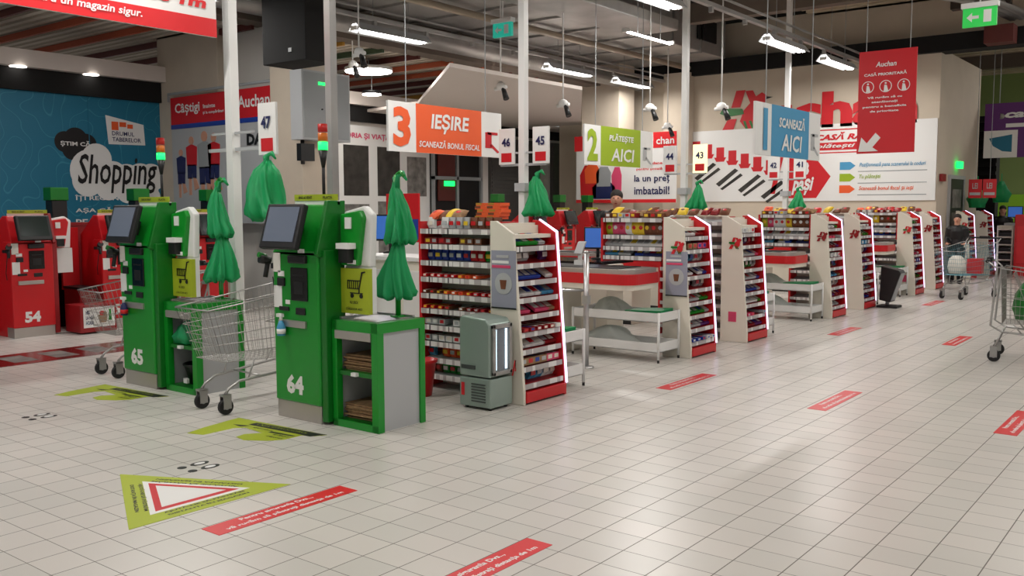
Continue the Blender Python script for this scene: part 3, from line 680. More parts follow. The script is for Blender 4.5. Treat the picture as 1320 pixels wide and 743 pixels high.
def make_cabinet(label):
    t = thing('bagging_cabinet', label, 'cabinet')
    W, Dp, H = .46, .47, .76
    b = MB()
    b.box((0,0,0),(.05,.05,H)); b.box((W-.06,0,0),(W,.06,H)); b.box((0,0,.0),(W,.04,.05)); b.box((0,0,.69),(W,.05,H)); b.box((0,Dp-.05,0),(.05,Dp,H)); b.box((W-.05,Dp-.05,0),(W,Dp,H))
    b.box((W-.05,0,.69),(W,Dp,H)); b.box((0,0,.69),(.05,Dp,H)); b.box((0,Dp-.05,.69),(W,Dp,H)); obj('frame', b, 'green', t)
    b = MB(); b.box((W-.03,.05,.0),(W-.015,Dp-.05,.7)); obj('side_panel', b, 'grey_light', t); b = MB(); b.box((.01,.05,.03),(.02,Dp-.04,.7)); obj('side_panel', b, 'grey_light', t); b = MB(); b.box((.02,Dp-.06,.03),(W-.03,Dp-.05,.7)); obj('back_panel', b, 'grey_light', t)
    b = MB(); b.box((.03,.02,.37),(W-.04,Dp-.05,.4)); obj('shelf', b, 'green_dark', t); b = MB(); b.box((.03,.02,.02),(W-.04,Dp-.05,.05)); obj('shelf', b, 'green_dark', t)
    b = MB(); b.box((.04,-.012,.63),(W-.06,.01,.69)); obj('steel_strip', b, 'brushed', t, .004)
    b = MB(); b.box((.04,.04,H-.004),(W-.05,Dp-.05,H+.006)); b.box((.04,.04,H),(.06,Dp-.05,H+.02)); b.box((.04,Dp-.07,H),(W-.05,Dp-.05,H+.02)); obj('tray', b, 'steel', t)
    b = MB(); b.box((.2,-.01,.375),(.25,.02,.4)); obj('price_tag', b, 'white_sign', t)
    return t
def bag_bundle(label, loc, tiers, H, R, n=80, group='green carrier bag bundles', seed=1, full=False):
    """tied bunch of thin bags: narrow tied neck, pleated skirts flaring down"""
    rnd = random.Random(seed); t = thing('bag_bundle', label, 'bags', loc, rnd.uniform(0,1), group)
    ph = [rnd.uniform(0,6) for _ in range(6)]
    z1 = H
    for k in range(tiers):
        h = H/tiers; zt = H-k*h; zb = H-(k+1)*h - (.02 if k < tiers-1 else 0)
        r1 = R*(.62+.38*(k+1)/tiers); N = 12
        prof = []
        for i in range(N+1):
            q = i/N; r = r1*(.24+.76*(q**(.38 if full else .75))) if q < .93 else r1*(1-(q-.93)*3)
            if k == 0 and q < .12: r *= .75
            prof.append((r, zt+(zb-zt)*q))
        prof = prof+[(r1*.55, zb+.03)]
        def rip(a, i, z, k=k): 
            q = i/12; amp = .05+.2*q
            return 1+amp*math.sin(7*a+ph[k]+1.2*math.sin(z*9+ph[3]))+.55*amp*math.sin(13*a+ph[k+1]+z*14)+.3*amp*math.sin(21*a+z*30+ph[2])+.1*math.sin(2*a+z*11+ph[4])
        b = MB(); b.lathe(prof, (0,0,0), n, 0, rip)
        for i in range(len(b.v)):
            x,y,z = b.v[i]; b.v[i] = (x+.02*math.sin(z*8+ph[2])*1, y, z+.012*math.sin(9*math.atan2(y,x)+ph[5]))
        obj('bag_skirt', b, 'green_bag', t)
    b = MB(); b.tube([(0,0,H-.03),(.01,0,H+.05),(.05,0,H+.07),(.09,-.01,H+.02)], [.025,.02,.022,.008], 8); b.tube([(0,0,H-.02),(-.02,.01,H+.04),(-.01,.01,H+.06)], [.02,.018,.005], 8); obj('handle_knot', b, 'green_bag', t)
    return t
gk = make_kiosk('self_checkout','green','green_dark','64','nearest green self checkout numbered 64, beside cabinet of brown paper bags'); gk.location = (-5.32,4.3,0)
cab = make_cabinet('green bagging cabinet with open shelves of leaflets beside green till 64'); cab.location = (-5.015,4.36,0)
cab2 = dup(cab,(-7.145,4.36,0),label='green bagging cabinet holding a black tub beside green till 65')
gk2 = make_kiosk('self_checkout','green','green_dark','65','green self checkout numbered 65, beside cabinet with the black tub'); gk2.location = (-7.45,4.3,0)
for i, x in enumerate((-4.72,-6.85)):
    b = MB(); b.tube([(0,0,.77),(0,0,1.78)],.02,10); b.box((-.04,-.04,.766),(.04,.04,.775)); b.tube([(0,0,1.78),(.05,-.01,1.8),(.09,-.02,1.77)],.012,7)
    tag(obj('bag_pole', b, 'green', loc=(x,4.73,0)), 'green bag pole standing on the cabinet of %s' % ('brown paper bags','the black tub')[i], 'pole')
bag_bundle('long bunch of green bags on pole over the brown paper bag cabinet',(-4.72,4.73,.9),2,.82,.125,seed=3)
bag_bundle('long bunch of green bags on pole over the black tub cabinet',(-6.85,4.73,.92),2,.8,.125,seed=5)
for k in range(4):
    bag_bundle(['bunch of green plastic bags hanging below number card 47','bunch of green plastic bags hanging below number card 45','bunch of green plastic bags hanging below number card 43','bunch of green plastic bags hanging below number card 41'][k],(-6.63 if k else -6.5,4.82+4.2*k if k else 4.97,[1.44,1.44,1.5,1.5][k]),1,[.5,.47,.38,.34][k],[.16,.165,.14,.13][k],seed=11+k,full=(k==0))
# spray bottles hooked on the till fronts
for i, x in enumerate((-5.45,-7.6)):
    t = thing('spray_bottle', 'small %s' % ('light blue spray bottle hooked on nearest green till','navy and red spray bottle hooked on farther green till')[i], 'spray bottle', (x,4.26,.62),0,'spray bottles on the green tills')
    b = MB(); b.lathe([(.03,0),(.032,.06),(.022,.09),(.012,.11)],n=14); obj('bottle', b, 'sky_blue' if i == 0 else 'navy', t)
    b = MB(); b.tube([(0,0,.11),(0,0,.14)],.012,8); b.box((-.04,-.012,.135),(.02,.012,.16)); obj('trigger_head', b, 'white_paint', t)
    b = MB(); b.lathe([(.0325,.015),(.0335,.05)],n=14); obj('label_band', b, 'white_sign' if i == 0 else 'red', t)
# contents of the cabinets
def leaflets(x, z, lab):
    t = thing('leaflet_stack', lab, 'leaflets', (x,4.6,z), 0, 'folded paper bags in the cabinet')
    b = MB(); rnd = random.Random(int(z*100))
    for i in range(9):
        y0 = -.16+rnd.uniform(-.02,.02); dz = i*.012; sx = rnd.uniform(-.015,.015)
        b.prism([(-.15+sx,y0,dz),(.15+sx,y0,dz+rnd.uniform(-.004,.004)),(.15+sx,y0+.3,dz),(-.15+sx,y0+.3,dz)],(0,0,.009))
    obj('sheets', b, 'kraft', t)
leaflets(-4.82,.4,'stack of brown folded paper bags on the upper cabinet shelf')
leaflets(-4.82,.05,'stack of brown folded paper bags on the lower cabinet shelf')
t = thing('bin_tub','black plastic tub on the lower shelf of the cabinet by till 65','tub',(-6.93,4.58,.052))
b = MB(); b.lathe([(.11,0),(.15,.15),(.165,.16),(.165,.175),(.145,.175),(.1,.02)],n=24); obj('tub', b, 'black', t)
b = MB(); b.box((-.03,-.172,.02),(.02,-.15,.06)); obj('tag_label', b, 'white_sign', t)
t = thing('green_bag','crumpled green plastic bag hanging over upper shelf by till 65','bag',(-6.95,4.5,.41))
b = MB(); b.lathe([(.12,0),(.15,.06),(.11,.13),(.05,.19),(.03,.22)],n=26,ripple=lambda a,i,z:1+.14*math.sin(5*a+z*20)+.07*math.sin(11*a)); obj('bag_body', b, 'green_bag', t)

# red tills facing the mall aisle
rk = make_kiosk('self_checkout','red','red_dark','54','red self checkout 54 with dark screen against the teal mural',full=False); rk.location = (-11.4,5.26,0); rk.rotation_euler = (0,0,PI/2); rk.scale = (1,1,.93)
rk3 = make_kiosk('self_checkout','red','red_dark','53','red self checkout partly behind green till 65, beyond the red box',full=False); rk3.location = (-11.4,6.38,0); rk3.rotation_euler = (0,0,PI/2); rk3.scale = (1,1,.93)
dup(rk3,(-11.4,7.7,0),PI/2,'red self checkout seen between green till 65 and hanging bags')
for i,y in enumerate((15.5,16.65,17.8,18.95)):
    k_ = dup(rk3,(-11.4,y,0),PI/2,['red self checkout just behind the nearest lit sweets stand','red self checkout behind the checkout belt, second of far row','red self checkout behind the till monitor, third of far row','red self checkout mostly behind sweets rack, last of far row'][i])
    for ch in list(k_.children):
        if ch.name.startswith('number'): D.objects.remove(ch)
for i,y in enumerate((4.7,5.8,6.95,8.1,15.0,16.1,17.25,18.4)):
    t = thing('antenna_post','black post with green top standing behind the red tills' if i!=1 else 'black post with green top between red tills 54 and its neighbour','post',(-12.16,y+.14,0),0,'black posts behind the red tills')
    if i != 1: t['label'] = ['black green-topped post at left edge behind till 54','','black green-topped post behind the header of green till 65','black green-topped post behind bags of till 65','black green-topped post behind top of nearest sweets rack','black green-topped post behind second far red till','black green-topped post behind third far red till','black green-topped post beside the person behind sweets rack'][i]
    b = MB(); b.box((-.09,-.1,0),(.09,.1,1.65)); obj('post_body', b, 'black', t, .01)
    b = MB(); b.box((-.1,-.12,1.65),(.1,.12,1.82)); obj('top_cap', b, 'green_dark', t, .01)
for i,y in enumerate((5.5,6.62)):
    t = thing('bagging_bench',['red bagging bench with dark tray behind the red picture box','red bagging bench behind wire trolley beside second red till'][i],'bench',(-11.45,y+.16,0))
    y1 = .42+.2*i
    b = MB(); b.box((-.45,.2,0),(-.05,y1,.52)); obj('bench_body', b, 'red_dark', t, .01)
    b = MB(); b.box((-.46,.195,.52),(-.04,y1,.55)); obj('bench_top', b, 'black', t)
    b = MB(); b.box((-.5,.2,.5),(-.46,y1,1.3)); obj('back_panel', b, 'red', t)
b = MB(); b.box((-12.42,4.2,0),(-12.36,8.6,1.32)); b.box((-12.43,4.2,1.32),(-12.35,8.6,1.36)); tag(obj('partition_panel', b, 'red_dark'), 'long low dark red partition behind the red tills below the mural', 'partition')
t = thing('promo_box','red box with white picture label on floor beside till 54','box',(-11.4,5.62,0))
b = MB(); b.box((-.05,.02,.02),(.32,.49,.36)); obj('box_body', b, 'red_dark', t, .008)
bd = Board((.325,.06,.08),Yp,.4,.25,t=.004)
b = MB(); bd.back(b); obj('picture_label', b, 'white_sign', t)
b = MB(); bd.text(b,'HAI\nLA NOI\nACASĂ',.06,.15,.25,.7,1); obj('lettering', b, 'navy', t)
b = MB(); bd.poly(b,[(.5,.2),(.72,.2),(.76,.6),(.46,.6)],1,0); bd.disc(b,.58,.68,.03,2,1,10); bd.disc(b,.68,.66,.025,2,0,10); bd.poly(b,[(.8,.3),(.9,.3),(.88,.85),(.82,.85)],1,2); obj('basket_picture', b, ['kraft','red','green'], t)
b = MB(); b.box((-10.2,2.0,0),(-9.45,6.3,.003)); fm = obj('floor_mat', b, 'strip_gloss'); tag(fm,'long glossy dark red picture strip on the floor before the red tills','floor sticker'); 
b = MB()
for i in range(10): b.box((-10.05,2.1+i*.42,.003),(-9.6,2.35+i*.42,.0035))
obj('strip_picture', b, 'photo_grey', fm)

# ------------------------------------------------------------------ shopping trolleys
def make_cart(label, mesh_m='wire'):
    t = thing('shopping_cart', label, 'shopping cart')   # front towards -y, origin between front casters on the floor
    # basket wires: cross-section interpolated between front (y=-.12) and rear (y=.78)
    def sec(q):  # q 0 front..1 rear ; returns y top/bottom, half widths, z
        return dict(yt=-.16+.98*q, yb=-.02+.82*q, wt=.23+.07*q, wb=.19+.05*q, zt=.80+.13*q, zb=.40-.02*q)
    b = MB(); W = .0019
    def bar(p, q, r=W): b.tube([p, q], r, 4, 0, False)
    F, R = sec(0), sec(1)
    for s in (-1,1):
        for i in range(23):
            c = sec(i/22); bar((s*c['wt'],c['yt'],c['zt']),(s*c['wb'],c['yb'],c['zb']))
        for k in range(7):
            h = k/6
            P = lambda c: (s*(c['wb']+(c['wt']-c['wb'])*h), c['yb']+(c['yt']-c['yb'])*h, c['zb']+(c['zt']-c['zb'])*h)
            bar(P(F), P(R), W*1.3)
    for e in (F, R):
        for i in range(13):
            u = -1+2*i/12; bar((u*e['wt'],e['yt'],e['zt']),(u*e['wb'],e['yb'],e['zb']))
        for k in range(7):
            h = k/6; w = e['wb']+(e['wt']-e['wb'])*h; y = e['yb']+(e['yt']-e['yb'])*h; z = e['zb']+(e['zt']-e['zb'])*h
            bar((-w,y,z),(w,y,z),W*1.3)
    for i in range(21):
        c = sec(i/20); bar((-c['wb'],c['yb'],c['zb']),(c['wb'],c['yb'],c['zb']))
    for i in range(9):
        u = -1+i/4; bar((u*F['wb'],F['yb'],F['zb']),(u*R['wb'],R['yb'],R['zb']))
    obj('basket', b, mesh_m, t)
    b = MB(); r = .009
    b.tube([(-F['wt'],F['yt'],F['zt']),(F['wt'],F['yt'],F['zt']),(R['wt'],R['yt'],R['zt']),(-R['wt'],R['yt'],R['zt']),(-F['wt'],F['yt'],F['zt'])],.006,6)
    for s in (-1,1):
        b.tube([(s*.165,0,.155),(s*.165,.03,.19),(s*.17,.12,.24),(s*.24,.8,.3),(s*.26,.9,.36),(s*.28,.86,.93),(s*.28,.95,1.0)],r*1.2,8)
        b.tube([(s*.17,.2,.25),(s*.18,.25,.39)],r*.8,6); b.tube([(s*.24,.8,.3),(s*.25,.86,.14)],r,8); b.tube([(s*.22,.62,.28),(s*.24,.7,.38)],r*.8,6)
    b.tube([(-.24,.8,.3),(.24,.8,.3)],r,8); b.tube([(-.19,.3,.26),(.19,.3,.26)],r*.8,6)
    obj('frame', b, 'zinc', t)
    b = MB(); b.tube([(-.29,.95,1.0),(.29,.95,1.0)],.016,10); obj('handle', b, 'black', t)
    b = MB(); b.box((-.08,.92,.985),(.08,.97,1.03)); obj('coin_lock', b, 'black', t, .005)
    b = MB()
    for i in range(7): b.tube([(-.2+i*.066,.72,.88),(-.18+i*.06,.62,.62)],.002,4,0,False)
    b.tube([(-.22,.72,.88),(.22,.72,.88)],.004,5); b.tube([(-.2,.62,.62),(.2,.62,.62)],.004,5); b.tube([(-.2,.62,.62),(-.21,.8,.64)],.004,5); b.tube([(.2,.62,.62),(.21,.8,.64)],.004,5); obj('child_seat', b, mesh_m, t)
    for (x,y) in ((-.165,.0),(.165,.0),(-.25,.86),(.25,.86)):
        w = MB(); w.tube([(-.018,0,.06),(.018,0,.06)],.06,18); wo = obj('wheel', w, 'rubber', t, .006); wo.location = (x,y,0)
        f = MB(); f.box((-.028,-.03,.045),(-.021,.035,.15)); f.box((.021,-.03,.045),(.028,.035,.15)); f.box((-.028,-.035,.14),(.028,.035,.155)); obj('fork', f, 'zinc', wo)
        h = MB(); h.tube([(-.024,0,.06),(.024,0,.06)],.022,10); obj('hub', h, 'grey_box', wo)
    return t
cart = make_cart('wire trolley parked between green tills 64 and 65'); cart.location = (-6.08,4.1,0); cart.rotation_euler=(0,0,math.radians(-3))
dup(cart,(-8.14,4.4,0),math.radians(-3),'wire trolley parked behind green till 65, before the red tills')
cB = dup(cart,(-1.0,10.5,0),math.radians(96),'wire trolley with a green bag at the right picture edge')
cT = make_cart('wire trolley with teal mesh basket far down the aisle','teal_mesh'); cT.location = (-3.66,16.6,0); cT.rotation_euler=(0,0,math.radians(-18))
t = thing('shopping_bag','dark green shopping bag inside the trolley at the picture edge','bag',(-1.5,10.45,.41))
b = MB(); b.lathe([(.17,0),(.2,.1),(.19,.25),(.14,.36),(.07,.42)],n=24,sx=1.1,sy=.8,ripple=lambda a,i,z:1+.08*math.sin(6*a+z*12)); obj('bag_body', b, 'green_dark', t)
b = MB(); b.tube([(-.06,0,.4),(-.05,0,.5),(.05,0,.5),(.06,0,.4)],.008,6); obj('handle', b, 'green', t)
t = thing('shopping_bag','brown paper bag beside the green bag inside the edge trolley','bag',(-1.22,10.45,.41))
b = MB(); b.prism([(-.1,-.06,0),(.1,-.06,0),(.11,-.06,.26),(-.1,-.06,.3)],(0,.12,0)); obj('bag_body', b, 'kraft', t)
t = thing('shopping_bag','white and green carrier bag inside the far teal trolley','bag',(-3.68,16.95,.41))
b = MB(); b.lathe([(.12,0),(.14,.1),(.12,.24),(.06,.3)],n=20,ripple=lambda a,i,z:1+.1*math.sin(5*a)); obj('bag_body', b, 'paper', t)
b = MB(); b.box((-3.53,17.0,.41),(-3.3,17.2,.66)); tag(obj('shopping_box', b, 'red', bev=.01),'red box of shopping inside the far teal trolley','box')

# ------------------------------------------------------------------ products
def pmesh(kind):
    b = MB()
    if kind == 'carton': b.box((-.03,-.045,0),(.03,.045,.045))
    elif kind == 'bar': b.box((-.02,-.07,0),(.02,.07,.016))
    elif kind == 'packet':
        b.prism([(-.03,0,0),(.03,0,0),(.032,-.014,.03),(.03,-.002,.085),(-.03,-.002,.085),(-.032,-.014,.03)],(0,.02,0))
    elif kind == 'leaflet': b.prism([(-.045,-.04,0),(.045,-.04,0),(.045,.08,.055),(-.045,.08,.055)],(0,-.004,.012))
    elif kind == 'pillow':   # crimped bag, upright
        nx, nz = 8, 8; k0 = len(b.v)
        for sd in (-1,1):
            for a in range(nx+1):
                for c in range(nz+1):
                    u = -1+2*a/nx; w_ = -1+2*c/nz
                    th = .026*max(0,(1-u**4))**.6*max(0,(1-w_**2))**.55+.0008
                    b.v.append((u*.05*(1-.06*abs(w_)), sd*th, .075+w_*.075))
        S1 = (nx+1)*(nz+1)
        for a in range(nx):
            for c in range(nz):
                q = k0+a*(nz+1)+c; b.f.append((q,q+1,q+nz+2,q+nz+1)[::-1]); b.m.append(0); b.sm.append(True)
                q += S1; b.f.append((q,q+1,q+nz+2,q+nz+1)); b.m.append(0); b.sm.append(True)
    return b
PROTO = {}
def product(kind, colr, stripe):
    key = (kind,colr,stripe)
    if key not in PROTO:
        o = obj({'carton':'sweets_carton','bar':'chocolate_bar','packet':'sweets_packet','pillow':'snack_bag','leaflet':'flat_packet'}[kind], MB(), colr)
        b = pmesh(kind)
        if kind in ('carton','bar'):   # printed band belongs to the wrapper
            z = .046 if kind == 'carton' else .0165; y = .045 if kind == 'carton' else .07; x = .03 if kind=='carton' else .02
            b.box((-x*.6,-y-.0006,z*.25),(x*.6,-y,z*.8),1); b.box((-x*.55,-y*.8,z-.0004),(x*.55,y*.6,z+.0004),1)
        elif kind == 'packet': b.box((-.02,-.0155,.025),(.02,-.0135,.055),1)
        elif kind == 'leaflet': b.prism([(-.035,-.03,.0175),(.02,-.03,.0175),(.02,.05,.054),(-.035,.05,.054)],(0,0,.0012),1)
        else: b.ell((0,-.02,.075),(.03,.009,.03),10,6,1)
        me = D.meshes.new(o.name); me.from_pydata(b.v,[],b.f); me.materials.append(M[colr]); me.materials.append(M[stripe])
        me.polygons.foreach_set('material_index', b.m); me.polygons.foreach_set('use_smooth', b.sm); me.update()
        o.data = me; PROTO[key] = [o, False]
    p = PROTO[key]
    if not p[1]: p[1] = True; return p[0]
    o = p[0].copy(); COL.objects.link(o); return o
PCOLS = ['red','blue','white_paint','yellow','green','orange','purple','pink','brown','sky_blue','navy','lime']
CN = {'red':'red','blue':'blue','white_paint':'white','yellow':'yellow','green':'green','orange':'orange','purple':'purple','pink':'pink','brown':'brown','sky_blue':'light blue','navy':'navy','lime':'lime','cream':'cream','grey_light':'grey','red_dark':'dark red','kraft':'tan'}
KN = {'carton':'sweets carton','bar':'chocolate bar','packet':'sweets packet','pillow':'snack bag','leaflet':'flat packet'}
def place(kind, c, s, loc, rotz, label, group, scale=(1,1,1), tilt=0):
    o = product(kind, c, s); o.location = loc; o.rotation_euler = (tilt,0,rotz); o.scale = scale
    tag(o, label, 'sweets', group); return o

# ------------------------------------------------------------------ sweets stands (end caps)
def make_endcap(label, logo, poster=False, rows=9):
    t = thing('sweets_stand', label, 'display stand')   # x: 0 = foot front, negative towards the till; y: 0 = near panel
    prof = [(-.33,0),(.0,0),(.0,.1),(-.10,1.34),(-.27,1.44),(-.33,1.44)]
    b = MB(); b.prism([(x,0,z) for x,z in prof],(0,.03,0)); obj('near_panel', b, 'cream', t, .004)
    b = MB(); b.prism([(x,.56,z) for x,z in prof],(0,.03,0)); obj('far_panel', b, 'red', t, .004)
    b = MB(); b.prism([(.0,.575,.1),(-.10,.575,1.34),(-.27,.575,1.44),(-.27,.575,1.45),(-.09,.575,1.35),(.012,.575,.1)],(0,.018,0)); obj('light_edge', b, 'led_edge', t)
    b = MB(); b.box((-.33,.03,.02),(-.30,.56,1.42)); obj('back_panel', b, 'cream', t)
    b = MB(); b.box((-.3,.03,1.30),(-.14,.56,1.33)); b.box((-.3,.03,1.33),(-.27,.56,1.40)); obj('top_tray', b, 'cream', t)
    b = MB(); b.box((-.3,.03,.015),(.012,.56,.10)); obj('base', b, 'red', t, .006)
    for i in range(rows):
        z = .13+i*.135; xf = -.008-.1*(z-.1)/1.24
        b = MB(); b.prism([(xf-.01,.03,z),(-.3,.03,z+.07),(-.3,.03,z+.078),(xf-.01,.03,z+.008)],(0,.53,0)); s = obj('shelf', b, 'red_dark', t)
        b = MB(); b.box((xf-.012,.032,z-.012),(xf,.558,z+.028)); obj('price_strip', b, 'price_strip', s)
    bd = Board((-.32,-.001,0),Xp,.3,1.44,t=0)
    if poster:
        b = MB(); bd.rect(b,.02,.53,.84,.84,1); po = obj('poster', b, 'poster_grey', t)
        b = MB(); bd.disc(b,.43,.66,.085,2,0,24); bd.rect(b,.05,.77,.6,.785,2,1); bd.rect(b,.05,.745,.66,.76,2,2); bd.rect(b,.2,.8,.6,.815,2,0); bd.poly(b,[(.36,.63),(.5,.63),(.54,.68),(.32,.68)],3,3); bd.rect(b,.02,.522,.84,.53,2,4); obj('poster_art', b, ['grey_light','white_sign','pink','brown','black'], po)
    if logo:
        b = MB(); bird(bd, b, .28, .74, .13); obj('bird_emblem', b, RGK if logo == 2 else ['red_dark','red_dark','red_dark'], t)
    if logo == 2 and poster is False:
        b = MB(); bd.rect(b,.3,.16,.62,.24,1); bd.text(b,'RETUR',.33,.18,.24,.04,1,bold=.03); obj('pink_label', b, 'pink', t)
    return t
ECOLS = ['white_paint','grey_light','sky_blue','white_paint','purple','red_dark','green','kraft','blue','white_paint','pink','grey_light']
def fill_endcap(X, Y, name, rows=9, n=5, seed=0):
    rnd = random.Random(seed)
    for i in range(rows):
        z = .13+i*.135; xf = -.02-.1*(z-.1)/1.24
        kind = ['packet','carton','leaflet','bar','leaflet','leaflet','leaflet','packet','leaflet'][(i+(seed if seed else 0)*2) % 9]
        c0 = [ECOLS[(i*5+seed*3+2) % 12], ECOLS[(i*7+seed+3) % 12]]
        for j in range(n):
            if rnd.random() < .06: continue
            c = c0[0 if j < n*rnd.uniform(.4,.8) else 1]; s = rnd.choice(['white_paint','grey_light','red','blue','cream'])
            if s == c: s = 'cream'
            place(kind, c, s, (X+xf-.10, Y+.08+j*(.44/(n-1)), z+.034), PI/2, '%s %s, %s shelf up on %s, %s from near panel' % (CN[c],KN[kind],ORD[i],name,ORD[j]), 'sweets on '+name, ((1.15,1.5,1.8) if kind == 'leaflet' else (1.5,1.75,1.3 if kind!='bar' else 1.9)), 0)

# wide sweets racks that face the near side
def make_rack(label, zs, W=.8, lowback=True, z0=0.0):
    t = thing('sweets_rack', label, 'rack')   # x from -W to 0, y from 0 (front) to .26
    zt = 1.43
    b = MB(); b.box((-W,.0,z0),(-W+.03,.28,zt)); obj('side_panel', b, 'red', t); b = MB(); b.box((-.02,.02,z0),(0,.28,zt)); obj('side_panel', b, 'red', t)
    b = MB(); b.box((-W+.03,.26,z0),(-.02,.28,zt)); obj('back_panel', b, 'cream' if lowback else 'red_dark', t)
    for z in zs:
        b = MB(); b.prism([(-W+.03,.0,z),(-W+.03,.26,z+.05),(-W+.03,.26,z+.058),(-W+.03,.0,z+.008)],(W-.05,0,0)); s = obj('shelf', b, 'grey_light', t)
        b = MB(); b.box((-W+.03,-.012,z-.014),(-.02,.0,z+.028)); obj('price_strip', b, 'price_strip', s)
    return t
def fill_rack(X, Y, zs, name, W=.8, seed=0, n=9, plan=None):
    rnd = random.Random(seed+50)
    for i, z in enumerate(zs):
        kind, cs = plan[i % len(plan)]
        for j in range(n):
            if rnd.random() < .05: continue
            c = cs[int(j*len(cs)/n)]; s = rnd.choice(['white_paint','yellow','grey_light','red']); s = 'cream' if s == c else s
            place(kind, c, s, (X-.07-(W-.14)*j/(n-1), Y+.09, z+.032), rnd.uniform(-.1,.1), '%s %s, %s shelf up on %s, %s from aisle' % (CN[c],KN[kind],ORD[i],name,ORD[j]), 'sweets on '+name, (1.15,1.3,{'bar':1.6,'pillow':1.0,'leaflet':1.7}.get(kind,1.1)), 0)
def top_goods(X, Y, name, seed, n=8, W=.8, z=1.45):
    rnd = random.Random(seed+90)
    for j in range(n):
        c = rnd.choice(['orange','brown','red','kraft','orange','yellow','brown','red_dark'])
        place('pillow', c, rnd.choice(['yellow','brown','red']), (X-.06-(W-.1)*j/(n-1), Y+.12+rnd.uniform(-.03,.03), z), rnd.uniform(-.5,.5), '%s %s lying on top of %s, %s from aisle' % (CN[c],KN['pillow'],name,ORD[j]), 'snack bags on top of '+name, (1.25,1.2,.75+.3*rnd.random()), rnd.uniform(-1.3,-.9))

for i in range(5):
    b = MB(); b.box((-.13,-.06,0),(.13,.06,.026)); b.box((-.131,-.0615,.008),(-.07,-.0,.0265),1); b.box((.0,-.0615,.008),(.06,.0,.0265),1)
    tag(obj('snack_pack', b, ['orange','brown' if i%2 else 'ochre'], loc=(-4.85+.012*(i%3),5.96,1.45+.0268*i), bev=.0), 'orange striped snack pack, %s up in pile on nearest tall rack' % ORD[i], 'snacks', 'striped snack packs in a pile')
NAMES_B = ['nearest tall rack','second tall rack','third tall rack','fourth tall rack','farthest tall rack']
SB = ['fridge-side stand','pink-labelled stand','tilted-screen stand','teal-trolley stand','farthest stand']
SA = ['first belt stand','second belt stand','third belt stand','back-door stand']
LB = ['cream and red sweets stand with grey poster, behind the small fridge','cream sweets stand with a red bottom label, beyond first belt stand','cream sweets stand beside the tilted black screen','cream sweets stand behind the far teal trolley','farthest cream sweets stand beyond the corner of end wall']
LA = ['cream sweets stand with robin emblem and grey poster, beyond the first belt','cream sweets stand with dark red emblem beyond the second belt','cream sweets stand with pale emblem beyond the third belt','far cream sweets stand just right of the back door']
zsB = [.10,.24,.38,.52,.66,.79,.93,1.07,1.21,1.34]
planB = [('packet',['orange','kraft','green','brown']),('packet',['kraft','white_paint','orange','sky_blue']),('carton',['grey_light','brown','white_paint','grey_light']),('carton',['grey_light','white_paint','grey_light']),('bar',['red_dark','brown','red']),('bar',['red','orange','brown']),('bar',['orange','red']),('packet',['green','red','blue','blue','blue']),('carton',['brown','red_dark']),('packet',['brown','grey_light','white_paint'])]
zsA = [1.0,1.10,1.22,1.40]
planA = [('leaflet',['navy','blue','grey_light','sky_blue']),('leaflet',['white_paint','white_paint','grey_light']),('pillow',['brown','brown','yellow','white_paint','pink','lime']),('carton',['brown','red_dark','grey_light','brown'])]
for k in range(5):
    Y = 5.68+4.2*k; X = -4.31 if k < 4 else -4.2
    e = make_endcap(LB[k], 0 if k == 0 else (2 if k == 1 else 1), poster=(k == 0)) ; e.location = (X,Y,0)
    fill_endcap(X, Y, SB[k], 9, [6,5,4,4,3][k], seed=k)
    if k < 4:
        r = make_rack(['tall red sided sweets rack behind the small fridge','tall sweets rack behind the first belt stand','tall sweets rack behind the second belt stand','tall sweets rack behind the third belt stand'][k], zsB, .86); r.location = (X-.34,Y+.1,0)
        if k == 0: fill_rack(X-.34, Y+.1, zsB, NAMES_B[k], .86, k, 10, planB)
        top_goods(X-(.34 if k else .8), Y+.1, NAMES_B[k], k, 5 if k == 0 else 6, .8 if k else .38)
for k in range(4):
    Y = 8.5+4.2*k; X = -4.31 if k < 3 else -4.3
    e = make_endcap(LA[k], 2 if k != 1 else 1, poster=(k == 0)); e.location = (X,Y,0)
    if k == 0:
        for ch in e.children:
            if ch.name.startswith('poster'): ch.location = (.02,0,-.12)
    fill_endcap(X, Y, SA[k], 9, [5,4,4,3][k], seed=k+6)
    if k < 3:
        WA = .76; r = make_rack(['low sweets rack above the first checkout belt','low sweets rack above the second checkout belt','low sweets rack above the third checkout belt'][k], zsA, WA, lowback=False, z0=.96); r.location = (X-.34,Y+.02,0)
        fill_rack(X-.34, Y+.02, zsA, ['first belt rack','second belt rack','third belt rack'][k], WA, k+10, [9,8,7][k], planA)
        top_goods(X-.34, Y+.02, ['first belt rack','second belt rack','third belt rack'][k], k+20, 7, WA-.05)

